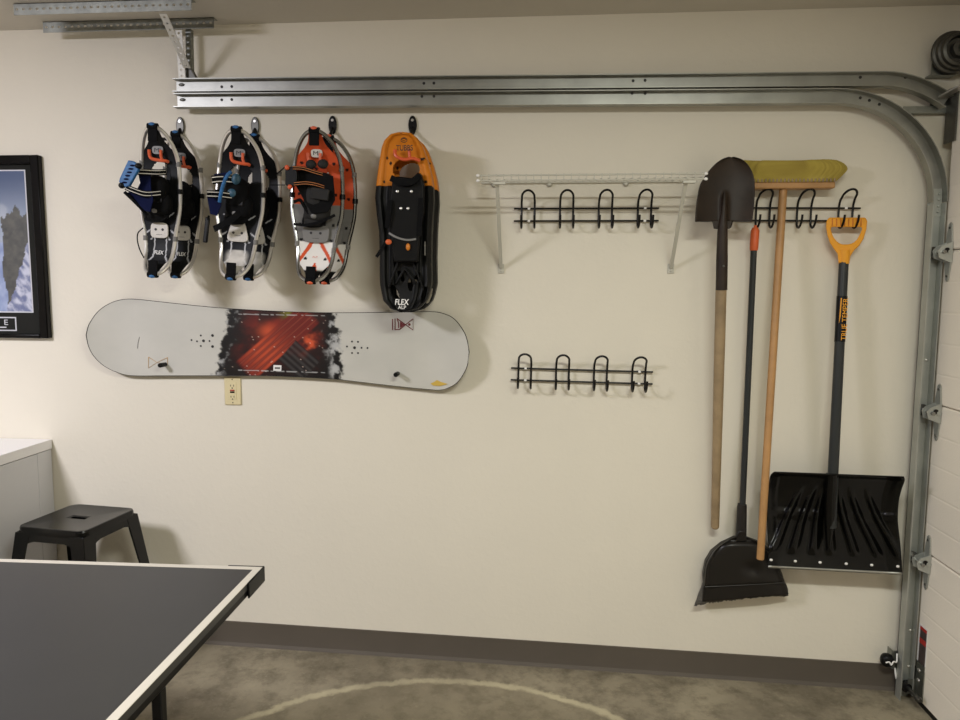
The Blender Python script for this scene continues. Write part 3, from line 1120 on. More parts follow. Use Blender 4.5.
        flap([Q(*p, .06) for p in ((294, 170), (318, 171), (333, 176), (335, 200), (328, 212), (312, 214), (306, 204), (296, 186))], 'black_fabric', 'side_flap')
        for gx_, gy_ in ((311, 164.5), (323, 164)):
            MB().ball(Q(gx_, gy_, .05), (.020, .014, .017)).build('toe_grip', 'grey_fabric', s)
        MB().box(Q(320, 194, .072), (.066, .008, .04), Matrix.Rotation(radians(6), 3, 'Y')).build('instep_pad', 'grey_fabric', s, bevel=.003)
        MB().box(Q(318, 208, .055), (.05, .008, .032)).build('ankle_pad', 'grey_fabric', s, bevel=.003)
        strap_([Q(294, 224, .04), Q(306, 225, .045), Q(320, 222, .045), Q(335, 215, .035)], .010, 'black_fabric', 'strap')
        MB().tube(spline([Q(294, 202, .05), Q(300, 200, .055), Q(304, 206, .05), Q(309, 214, .045)], 5), .006, 8).build('heel_loop', 'black_fabric', s)
        MB().tube([Q(277, 174, .09), Q(285, 167, .09)], .0022, 6).tube([Q(270, 185, .09), Q(285, 185, .09)], .0018, 6).build('strap_end', 'black_fabric', s)
        text('ALP', 'lettering', 'orange_red', s, P(0.0, -.325 * L, .006), (1, 0, 0), (0, 0, 1), width=.020, height=.006, label='small orange lettering')
    s.rotation_euler = (0, ang, 0)
    return s


WING = ('buckle_plate', 'side_flap', 'strap', 'edge_binding', 'loop_cord', 'ladder_strap', 'toe_pad', 'strap_buckle', 'strap_tab', 'buckle_block', 'buckle_end', 'ankle_pad', 'heel_loop', 'strap_end', 'toe_grip', 'instep_pad')
s1 = shoe(1, (152, 124), (152, 276.5), .166, 'dark snowshoe in front of the leftmost pair, bright blue buckle plate sticking out left', 'leftmost pair of snowshoes')
dup(s1, (.018, .135, 0), 'dark snowshoe at the back of the leftmost pair, nearest the wall', WING)
s2 = shoe(2, (236, 127), (230, 279), .190, 'dark snowshoe in front of the second pair, curved blue strap and triangular pale heel plate', 'second pair of snowshoes')
dup(s2, (.012, .135, 0), 'dark snowshoe at the back of the second pair, nearest the wall', WING)
s3 = shoe(3, (314, 128), (310, 283), .202, 'orange, grey and white snowshoe in front of the third pair', 'third pair of snowshoes')
dup(s3, (.012, .135, 0), 'orange, grey and white snowshoe at the back of the third pair', WING)

# ------------------------------------------------------------------ plastic snowshoes
def plastic_shoe():
    yd = -.2
    lef = [(133, 400), (135, 391), (141, 385), (147.5, 382.5), (166, 379.5), (185, 377), (198, 376), (214, 377.5), (232, 380), (255, 380.5), (275, 380.5), (285, 381), (300, 384), (308, 391), (311.5, 402)]
    rig = [(133, 402), (134, 411), (139, 417), (146, 421), (160, 426), (175, 430), (186, 431.5), (200, 432), (214, 431), (232, 430), (255, 429.5), (282, 430), (292, 428), (300, 425), (308, 418), (311.5, 404)]
    c = W(404, 222, yd)
    s = thing('snowshoe', 'orange and black plastic snowshoe in front, rightmost on the wall', 'snowshoe', c, 'rightmost pair of snowshoes')
    O_, B_ = lin((206, 122, 28)), lin((15, 15, 14))

    def bulge(a, b):
        return 0.028 * (max(0, (.16 - b) / .16) ** 2) + .018 * (max(0, (b - .86) / .14) ** 2)

    def pos(a, b, w=0):
        py = 133 + 178.5 * b
        l, r = interp(lef, py), interp(rig, py)
        e = abs(a * 2 - 1)
        rim = .014 * exp(-((e - .88) / .09) ** 2) + .010 * exp(-((e - .5) / .06) ** 2) * (1 if b > .3 else 0)
        if b < .3:
            rim *= .6
        return W(l + (r - l) * a, py, yd - bulge(a, b) - rim - w)

    def colr(a, b):
        py = 133 + 178.5 * b
        px = interp(lef, py) + (interp(rig, py) - interp(lef, py)) * a
        if py < 186:
            k = O_
            for x, y in ((387, 158), (423, 159), (384, 182), (426, 182), (391, 163.5)):
                if (px - x) ** 2 + (py - y) ** 2 < 2.4:
                    k = B_
            e = abs(a * 2 - 1)
            return mixc(k, tuple(q * .7 for q in k), .5 * exp(-((e - .72) / .05) ** 2))
        return B_

    def keep(a, b):
        py = 133 + 178.5 * b
        px = interp(lef, py) + (interp(rig, py) - interp(lef, py)) * a
        if ((px - 406.5) / 13.5) ** 2 + ((py - 170) / 11.5) ** 2 < 1:
            return False
        for (x, y, w, h, sk) in ((395, 294, 4.4, 8.5, .35), (410.5, 285, 3.0, 6, -.0), (424, 295, 2.4, 8, -.25), (401, 276, 3, 5, .4), (417, 278, 2.6, 5, -.4)):
            xx = px - x - sk * (py - y)
            if abs(xx) / w + abs(py - y) / h * .5 < 1 and abs(py - y) < h:
                return False
        return True
    MB().grid(70, 190, pos, colr, keep).build('deck', 'attr', s, solid=.004, off=-1, label='moulded deck, orange toe and black body')
    # rim wall
    loop = [pos(0, i / 60) for i in range(61)] + [pos(1, i / 60) for i in range(60, -1, -1)]
    q = MB()
    n = len(loop)
    q.add(loop + [p + V((0, .055, 0)) for p in loop], [(i, (i + 1) % n, n + (i + 1) % n, n + i) for i in range(n)])
    vs = q.build('side_wall', ['orange', 'black_plastic'], s, solid=.003)
    zlim = W(404, 186, yd).z - c.z
    for f in vs.data.polygons:
        f.material_index = 0 if f.center.z > zlim else 1

    def Q(px, py, w):
        return W(px, py, yd - w)
    hk = [Q(395, 150, .03), Q(396, 156, .036), Q(404, 159.5, .036), Q(413, 158.5, .036), Q(420, 161, .03)]
    MB().tube(spline(hk, 4), .0065, 8).tube([Q(409, 149.5, .03), Q(410, 158.5, .036)], .0055, 8).build('toe_bracket', 'orange_red', s)
    text('TUBBS', 'lettering', 'dot', s, Q(404.5, 147.8, .0425), (1, 0, 0), (0, 0, 1), width=.060, height=.020, bold=.012, label='dark brand lettering on the orange toe')
    em = MB()
    ce = Q(404, 140, .046)
    em.tube([ce + V((.011 * cos(k * pi / 8), 0, .008 * sin(k * pi / 8))) for k in range(16)], .0012, 5, True)
    em.tube([ce + V((-.009, -.001, .003)), ce + V((0, -.001, -.004)), ce + V((.009, -.001, .003))], .0012, 5).tube([ce + V((-.006, -.001, .005)), ce + V((.006, -.001, .005))], .0012, 5)
    em.build('emblem', 'dot', s)
    # binding
    hb = MB().prism([Q(*p, .05) for p in ((392, 181), (396, 176), (414, 178), (420, 172), (424, 185), (424, 208), (420, 230), (418, 262), (394, 262), (391, 240), (389, 205))], (0, .045, 0)).build('binding', 'black_plastic', s, bevel=.006)
    MB().ribbon(spline([Q(391, 178, .055), Q(400, 182, .064), Q(411, 182, .064), Q(420, 175, .055)], 4), (0, 0, 1), .022, .008).build('toe_strap', 'black_fabric', hb)
    for x, y in ((397.5, 191.5), (411.5, 191.5), (401, 208.5), (408, 208.5)):
        MB().lathe(Q(x, y, .051), (0, -1, 0), [(.0055, 0), (.0045, .003), (.002, .004)], 10).build('rivet', 'alu', hb)
    MB().ribbon(spline([Q(389, 233, .055), Q(397, 237.5, .06), Q(407, 240, .06), Q(416, 239, .055)], 4), (0, 0, 1), .007, .004).build('heel_strap', 'grey_plate', hb)
    for xs_ in ((390, 200, 387, 228), (421, 198, 419, 236)):
        MB().ribbon(spline([Q(xs_[0], xs_[1], .056), Q((xs_[0] + xs_[2]) / 2, (xs_[1] + xs_[3]) / 2, .062), Q(xs_[2], xs_[3], .056)], 4), (1, 0, 0), .018, .004).build('side_strap', 'black_fabric', hb)
    MB().ball(Q(388.5, 242, .06), (.012, .006, .010)).build('pull_tab', 'orange_grip', hb)
    MB().ball(Q(408, 247, .055), (.008, .006, .013)).build('pull_tab', 'orange', hb)
    MB().bar(Q(386, 242, .06), Q(376.5, 257, .07), (0, 1, 0), .011, .004).build('strap_end', 'black_fabric', s)
    for x in (425, 432.3):
        MB().box(Q(x, 248.5, .018), (.0045, .001, .05)).build('side_print', 'grey_plate', s) if x < 430 else None
    text('FLEX', 'lettering', 'white', s, Q(402, 302, .034), (1, 0, 0), (0, 0, 1), width=.052, height=.021, shear=.12, bold=.02, label='white FLEX lettering')
    text('ALP', 'lettering', 'white', s, Q(402, 307.3, .038), (1, 0, 0), (0, 0, 1), width=.03, height=.013, bold=.01, label='white ALP lettering')
    q = MB()
    for a, b in (((398, 262), (389, 288)), ((413, 262), (423, 288)), ((405, 268), (396, 284)), ((405, 268), (416, 284))):
        q.bar(Q(*a, .012), Q(*b, .012), (0, 1, 0), .008, .014)
    q.build('deck_rib', 'black_plastic', s, bevel=.002)
    return s


ps = plastic_shoe()
dup(ps, (.007, .088, -.003), 'black plastic snowshoe just showing behind the orange and black one', ('binding', 'strap_end', 'lettering', 'emblem', 'toe_bracket'))

# ------------------------------------------------------------------ snowboard
TOP = [(86, 335), (87.5, 328), (90, 322.5), (98, 311.7), (110, 303.5), (123, 299.7), (135, 299.5), (163, 302.4), (196.7, 306), (230, 308.9), (288, 312), (332, 313), (376, 312.8), (420, 312), (433, 312), (442, 313.4), (454, 319), (464.5, 333), (468, 344), (469, 352)]
BOT = [(86, 335), (88, 345), (93, 355), (103, 365), (116.7, 372), (130, 375.2), (163, 375.4), (220, 375.4), (275, 375.8), (332, 378.6), (350, 380.6), (391, 385.4), (429, 389.2), (440, 389.8), (448, 387.8), (458, 381.5), (466, 369), (468.5, 360), (469, 352)]


def board():
    c = W(278, 345, -.02)
    s = thing('snowboard', 'pale grey snowboard with a red and black graphic, hung sideways on the wall', 'snowboard', c)

    def kick(px):
        return .045 * max(0, (135 - px) / 49) ** 1.7 + .045 * max(0, (px - 425) / 44) ** 1.7

    def xs_(a):
        return 86 + 383 * (.5 - .5 * cos(pi * a)) if False else 86 + 383 * (a - .03 * sin(4 * pi * a) / (1) * 0 - sin(2 * pi * a) / (2 * pi) * .55)

    def fn(a, b, w=0):
        px = xs_(a)
        t_, m_ = sinterp(TOP, px), sinterp(BOT, px)
        return W(px, t_ + (m_ - t_) * b, -.032 - kick(px) - w)
    g0, g1 = lin((200, 197, 188)), lin((187, 185, 176))
    blk, red, org, wht, dred = lin((14, 12, 13)), lin((120, 32, 22)), lin((206, 84, 48)), lin((190, 190, 188)), lin((60, 18, 20))

    def colr(a, b):
        x = xs_(a)
        t_, m_ = sinterp(TOP, x), sinterp(BOT, x)
        y = t_ + (m_ - t_) * b
        base = mixc(g0, g1, fbm(x * .03, y * .05, 2))
        n = fbm(x * .12, y * .12, 9)
        n2 = fbm(x * .35, y * .35, 19)
        Lx = 229 - (y - 310) * .20 + (n - .5) * 12 + (n2 - .5) * 9
        Rx = 335 + (y - 310) * .10 + (n - .5) * 12 + (n2 - .5) * 9
        k = sst(-2.5, 1.5, x - Lx) * sst(-2.5, 1.5, Rx - x)
        if k <= 0:
            return base
        col = blk
        # torn paper fringe
        fr = max(sst(11, 2, x - Lx) * .75, sst(16, 3, Rx - x) * .95)
        spk = sst(.50, .68, fbm(x * .16, y * .13, 33))
        col = mixc(col, wht, fr * spk * .9)
        core = sst(5, 20, x - Lx) * sst(6, 22, Rx - x)
        # red clouds
        r1 = (.25 + sst(.35, .68, fbm(x * .06, y * .08, 41))) * exp(-((x - 280) / 36) ** 2 - ((y - 336) / 24) ** 2) * 1.1
        col = mixc(col, red, core * min(1, r1))
        r2 = sst(.45, .8, fbm(x * .09, y * .11, 55)) * exp(-((x - 306) / 14) ** 2 - ((y - 345) / 13) ** 2) * 1.8 + exp(-((x - 268) / 9) ** 2 - ((y - 331) / 7) ** 2)
        col = mixc(col, org, core * min(1, r2 * .8))
        gl = exp(-((x - 289) / 7) ** 2 - ((y - 313) / 6) ** 2)
        col = mixc(col, lin((120, 116, 40)), gl * .9)
        # the big X: bright stroke rising to the right, dark stroke falling
        cx_, cy_ = 278, 342
        u1 = (x - cx_) * .66 + (y - cy_) * .75       # across the rising stroke
        l1 = (x - cx_) * .75 - (y - cy_) * .66
        if abs(u1) < 14 and abs(l1) < 46:
            st = .5 + .5 * cos(u1 * 2 * pi / 5.6)
            ed = sst(14, 12, abs(u1)) * sst(46, 40, abs(l1))
            hot = exp(-((l1 + 16) / 20) ** 2) * .8
            cc = mixc(mixc(red, dred, .3), org, min(1, hot * (.2 + .75 * st)))
            col = mixc(col, mixc(cc, blk, .75 * sst(.35, .1, st)), ed)
            for q in (-14, -8.4, -2.8, 2.8, 8.4, 14):
                col = mixc(col, lin((190, 80, 60)), .5 * ed * sst(.9, .2, abs(u1 - q)))
        u2 = (x - cx_) * .66 - (y - cy_) * .75
        l2 = (x - cx_) * .75 + (y - cy_) * .66
        if abs(u2) < 13 and 12 < l2 < 44:
            st = .5 + .5 * cos(u2 * 2 * pi / 5.2)
            col = mixc(col, mixc(blk, lin((70, 66, 66)), st * .7), .9)
        # sparks
        if h2(math.floor(x * 1.1), math.floor(y * 1.1), 3) > .993:
            col = mixc(col, lin((225, 200, 185)), .7 * core)
        # thin frame lines
        if 236 < x < 325 and (abs(y - (314 + (x - 236) * .02)) < .5 or abs(y - (370 + (x - 236) * .03)) < .5) and fbm(x * .4, 3, 7) > .42:
            col = mixc(col, wht, .55)
        return mixc(base, col, k)
    MB().grid(560, 150, fn, colr).build('topsheet', 'attr_gloss', s, label='pale grey topsheet with black and red centre graphic')
    loop = [fn(i / 120, 0) for i in range(121)] + [fn(i / 120, 1) for i in range(119, 0, -1)]
    n = len(loop)
    bk = [p + V((0, .010, 0)) for p in loop]
    q = MB().add(loop + bk, [(i, n + i, n + (i + 1) % n, (i + 1) % n) for i in range(n)])
    q.grid(60, 12, lambda a, b: fn(a, b) + V((0, .010, 0)))
    q.build('edge', 'steel_dark', s)
    MB().tube([p + V((0, .002, 0)) for p in loop], .0022, 6, True).build('rim', 'black_plastic', s)
    for x, y in ((191.5, 340), (197, 341.3), (203.5, 340.8), (209.5, 341), (200.8, 335.5), (212.5, 335.5), (200.8, 346), (212.5, 346.5),
                 (347, 346.5), (354.5, 347.7), (361.5, 347.8), (367.5, 348), (352, 341.5), (358, 341.8), (352, 353), (358, 353)):
        big = (x, y) in ((203.5, 340.8), (212.5, 335.5), (212.5, 346.5), (354.5, 347.7))
        MB().lathe(W(x, y, -.0325), (0, -1, 0), [(.0058 if big else .0038, 0), (.0058 if big else .0038, .0006)], 12).build('insert_hole', 'dot', s)

    def ink(lines, r, mm, nm):
        q = MB()
        for ln in lines:
            q.tube([W(*p, -.0328) for p in ln], r, 5)
        q.build(nm, mm, s)
    ink([[(392.5, 319), (392.5, 330)], [(395, 318.5), (395, 330)], [(397, 318.5), (413, 330), (413, 318.8), (399.5, 329.5), (395.5, 329.5)], [(397, 318.5), (398.5, 323), (398.5, 328)], [(401, 323), (401, 326)], [(409, 324), (410, 325)]], .0019, 'red', 'bow_tie_mark')
    MB().prism([W(*p, -.0326) for p in ((400, 321.5), (405, 324.8), (400, 328))], (0, -.0006, 0)).ball(W(409.3, 324.5, -.033), (.005, .001, .005)).build('mark_fill', 'red', s)
    ink([[(148.5, 357), (148.5, 368), (157, 362.5), (148.5, 357)], [(167.5, 357.5), (167.5, 364), (157, 362.5), (167.5, 357.5)]], .0016, 'tan_ink', 'faint_mark')
    ink([[(139.5, 337), (138, 343), (137.5, 348.5)]], .0008, 'dot', 'scratch')
    MB().prism([W(*p, -.0345 - kick(p[0])) for p in ((430.5, 383.5), (434, 382), (437, 380), (441, 382), (448, 384), (440, 386), (433, 385.5))], (0, -.0006, 0)).build('gold_mark', 'gold_ink', s)
    o_ = MB().prism([W(*p, -.0326) for p in ((273.5, 365), (281.5, 365.3), (281.3, 371), (273.3, 370.7))], (0, -.0006, 0)).build('small_label', 'white', s)
    MB().prism([W(*p, -.0333) for p in ((274.8, 367), (280.2, 367.2), (280.1, 369.2), (274.7, 369))], (0, -.0004, 0)).build('label_band', 'grey_plate', o_)
    return s


board()
for x, y, lab in ((162, 365, 'short black peg standing out by the lower left of the snowboard'), (396.5, 374.3, 'short black peg standing out by the lower right of the snowboard')):
    p = W(x, y, -.06)
    solo(MB().tube([V((p.x, -.0335, p.z)), V((p.x, -.075, p.z)), V((p.x, -.079, p.z))], [.0085, .0095, .008], 14), 'board_peg', 'black_plastic', lab, 'peg', 'pegs holding the snowboard')

# ------------------------------------------------------------------ outlet
oc = W(232.8, 391, -.004)
ol = thing('wall_outlet', 'almond wall outlet plate just under the snowboard', 'outlet', (oc.x, 0, oc.z))
MB().span((oc.x - .035, 0, oc.z - .058), (oc.x + .035, -.007, oc.z + .058)).build('cover_plate', 'almond', ol, bevel=.003)
MB().span((oc.x - .017, -.006, oc.z - .034), (oc.x + .017, -.0085, oc.z + .034)).build('receptacle_face', 'almond', ol, bevel=.001)
for sg in (1, -1):
    z = oc.z + sg * .023
    for dx in (-.0065, .0065):
        MB().span((oc.x + dx - .001, -.0085, z - .004), (oc.x + dx + .001, -.0092, z + .004)).build('slot', 'dot', ol)
    MB().lathe((oc.x, -.0085, z - .010), (0, -1, 0), [(.0026, 0), (.0026, .0008)], 10).build('ground_hole', 'dot', ol)
    MB().lathe((oc.x, -.007, oc.z + sg * .048), (0, -1, 0), [(.0028, 0), (.002, .001)], 10).build('plate_screw', 'steel_dark', ol)
MB().span((oc.x - .009, -.0085, oc.z + .001), (oc.x + .009, -.0105, oc.z + .006)).build('reset_button', 'label_red', ol)
MB().span((oc.x - .009, -.0085, oc.z - .007), (oc.x + .009, -.0105, oc.z - .001)).build('test_button', 'black_plastic', ol)

# ------------------------------------------------------------------ round point shovel
def shovel():
    yb = -.135
    L_ = [(157.3, 729), (158.3, 725), (160.4, 720.5), (165, 714.5), (173.6, 707), (184.7, 700.3), (197, 697.6), (210, 695.9), (221.5, 695.2)]
    R_ = [(157.3, 734), (158.3, 738), (160.4, 743), (165, 748), (172, 752.3), (180, 754.3), (192, 754.8), (205, 754), (219, 752.5), (221.5, 752.3)]
    s = thing('digging_shovel', 'dark round point shovel hung blade up on the hook rack, long wooden handle', 'shovel', W(715, 528, -.05))

    def fn(a, b):
        py = 157.3 + 64.2 * b ** 1.25
        l, r = sinterp(L_, py), sinterp(R_, py)
        px = l + (r - l) * a
        e = a * 2 - 1
        ridge = .020 * exp(-((px - 724.5) / 3.2) ** 2) * sst(188, 204, py)
        return W(px, py, yb - .030 * e * e * (.35 + .65 * b) - ridge + .012 * sin(pi * b))
    bl = MB().grid(44, 44, fn).build('blade', 'blade_steel', s, solid=.002, off=1)
    MB().ribbon([fn(.03, 1) + V((0, -.008, 0)), fn(.25, 1) + V((0, -.006, 0))], (0, 1, 0), .022, .003).ribbon([fn(.68, 1) + V((0, -.006, 0)), fn(.97, 1) + V((0, -.008, 0))], (0, 1, 0), .022, .003).build('step', 'blade_steel', bl)
    q = MB().tube(spline([W(724.5, 192, yb - .006), W(724, 208, yb - .012), W(723, 222, yb - .014), W(722.3, 240, yb - .010), W(721.5, 290, yb - .004)], 5), [.004 + .001 * min(i, 12) for i in range(11)] + [.0165 + .0006 * i for i in range(6)] + [.0205] * 4, 14)
    q.prism([W(*p, yb - .012) for p in ((713, 221), (732, 221), (730, 228.5), (727, 229), (718, 229), (714.5, 228.5))], (0, .012, 0))
    q.build('socket', 'blade_steel', s)
    MB().lathe(W(723.5, 266, yb - .026), (0, -1, 0), [(.005, 0), (.003, .003)], 8).build('rivet', 'steel_dark', s)
    a, b = W(721.3, 280, yb - .004), W(715, 527, -.055)
    pts = [a.lerp(b, i / 12) for i in range(13)]
    d = (b - a).normalized()
    MB().tube(pts + [b + d * .006], [.0195, .0195, .0195, .0195, .019, .0188, .0183, .0178, .0172, .0168, .0163, .016, .0155, .011], 14).build('handle', 'wood_old', s)
    return s


shovel()

# ------------------------------------------------------------------ push broom
def push_broom():
    s = thing('push_broom', 'push broom with yellow green bristles upside down on the hook rack', 'broom', W(760, 560, -.125))
    yc = -.058
    p0, p1 = W(731, 186.4, yc), W(832.5, 186.0, yc)
    blk = MB().box((p0 + p1) / 2, ((p1 - p0).length, .055, .024)).build('block', 'wood', s, bevel=.005)
    q = MB()
    zt = W(785, 162, yc).z
    for i in range(27):
        x = p0.x + .008 + (p1.x - p0.x - .012) * i / 26
        q.lathe((x, yc - .028, p0.z + .010), (0, 0, 1), [(.0038, 0), (.0034, .012)], 6)
    q.build('tuft_root', 'wood_old', blk)

    def fn(a, b):
        q_ = 2 * pi * a
        sx = math.copysign(abs(cos(q_)) ** .35, cos(q_))
        sy = math.copysign(abs(sin(q_)) ** .6, sin(q_))
        hx = (p1.x - p0.x) / 2 + .004 + .042 * min(1, b / .55) ** .8 - (.040 * max(0, (b - .55) / .45) ** 2.2)
        hy = .026 + .022 * b - (.01 * max(0, (b - .8) / .2) ** 2)
        c_ = (p0 + p1) / 2
        n = (h2(int(a * 120), 3) - .5) * .006 * b
        return V((c_.x + sx * hx, yc + sy * hy, p0.z + .012 + (zt - p0.z - .012) * b + n))
    g0, g1, g2 = lin((170, 151, 64)), lin((138, 119, 48)), lin((188, 168, 88))

    def cl(a, b):
        q_ = 2 * pi * a
        k = fbm(math.copysign(abs(cos(q_)) ** .35, cos(q_)) * 48 + sin(q_) * 9, b * 1.5, 4)
        c_ = mixc(g1, g0, sst(.1, .8, k))
        if b < .35:
            c_ = mixc(c_, g2, .6 * sst(.3, .6, h2(int(a * 110), 8)) * (1 - b / .35))
        return c_
    br = MB().grid(200, 12, fn, cl)
    k = len(br.v)
    top = [br.v[i] + V((0, 0, 0)) for i in range(12 * 201, 13 * 201 - 1)]
    c_ = sum(top, V((0, 0, 0))) / len(top)
    br.v.append(c_)
    br.c.append(g1)
    for i in range(200):
        br.f.append([12 * 201 + i, 12 * 201 + i + 1, k])
        br.mi.append(0)
    br.build('bristles', 'attr_fiber', s, label='yellow green bristles')
    a, b = W(783, 192.5, yc - .0), W(760.3, 559, -.195)
    d = (b - a).normalized()
    MB().tube([a - d * .014, a, b, b + d * .003], [.014, .0145, .0135, .010], 14).build('handle', 'wood', s)


push_broom()

# ------------------------------------------------------------------ angle broom with clipped-on dustpan
def angle_broom():
    s = thing('angle_broom', 'slate grey angle broom with orange grip hung from the hook rack', 'broom', W(742, 600, -.05))
    ya, yb = -.062, -.05
    top, gr, so = W(755.3, 227.5, ya), W(753.8, 250.5, ya), W(742.5, 506, yb)
    d = (so - top).normalized()
    MB().tube([top, top + d * .012, gr - d * .01, gr], [.010, .0155, .0155, .014], 14).build('grip', 'orange_grip', s)
    MB().tube([top - d * .008, top + d * .001], .006, 8).build('hang_loop', 'orange_grip', s)
    MB().tube([gr, so], .0115, 14).build('pole', 'slate', s)
    e = W(741, 538, yb)
    MB().tube([W(742.3, 504, yb), W(741.9, 507, yb), e], [.0165, .0185, .0205], 14).build('socket', 'broom_plastic', s)
    out = [(704, 586), (703.5, 575), (706, 562), (712, 552), (722, 544), (735, 538), (747, 538), (758, 542), (768, 548), (777, 560), (783, 575), (787, 590)]
    MB().prism([W(*p, yb - .012) for p in out], (0, .03, 0)).build('head', 'broom_plastic', s, bevel=.004)

    def fn(a, b):
        q_ = a
        x0, y0 = 703.5 + (787 - 703.5) * q_, 584 + 6 * q_
        x1, y1 = 694 + (789 - 694) * q_, 605 - 11.5 * q_
        j = (h2(int(a * 90), 1) - .5) * 2.2 * b
        return W(x0 + (x1 - x0) * b, y0 + (y1 - y0) * b + j, yb + .004 - .012 * b)
    MB().grid(90, 4, fn).build('bristles', 'bristle_grey', s, solid=.024, off=1)
    # dustpan clipped in front
    dp = thing('dustpan', 'charcoal dustpan snapped on to the front of the angle broom head', 'dustpan', W(745, 592, -.09))
    Lf = [(537, 737), (540, 729), (544, 721.5), (550, 714.5), (556.5, 709.8), (563, 706.5), (569, 705), (578, 704), (586, 703.2), (593, 702.6), (598, 702.4)]
    Rf = [(537, 745.5), (540, 754), (544, 762), (550, 769), (556.5, 773.5), (563, 777), (569, 779.5), (578, 783), (586, 786), (592, 788), (598, 788)]

    def pf(a, b, lift=0):
        e_ = a * 2 - 1
        pyc = 537 + 61 * b
        skew = (a - .5) * -7.0 * b ** 2
        py = pyc + skew
        l, r = sinterp(Lf, pyc), sinterp(Rf, pyc)
        rim = .010 * exp(-((abs(e_) - .95) / .05) ** 2) * (1 if b < .8 else .4) + .010 * exp(-((b - .0) / .04) ** 2)
        bowl = .022 * (1 - abs(e_) ** 4) * sst(0, .16, b) * (1 if b < .76 else (1 - .0))
        lip = -.014 * sst(.76, .80, b)
        sc_ = .012 * exp(-((a - .64) / .11) ** 2 - ((b - .52) / .10) ** 2)
        return W(l + (r - l) * a, py, yb - .020 - rim - bowl - lip + sc_)
    MB().grid(60, 60, pf).build('pan', 'dustpan', dp, solid=.003, off=1)
    MB().tube([pf(.02, .78) + V((0, -.002, 0)), pf(.5, .785) + V((0, -.002, 0)), pf(.98, .78) + V((0, -.002, 0))], .0022, 6).build('lip_edge', 'broom_plastic', dp)
    q = MB().prism([W(*p, yb - .03) for p in ((735.5, 541), (737, 533), (739, 530.5), (744, 530.5), (746, 533), (747, 541))], (0, -.006, 0)).build('handle_clip', 'dustpan', dp, bevel=.003)


angle_broom()

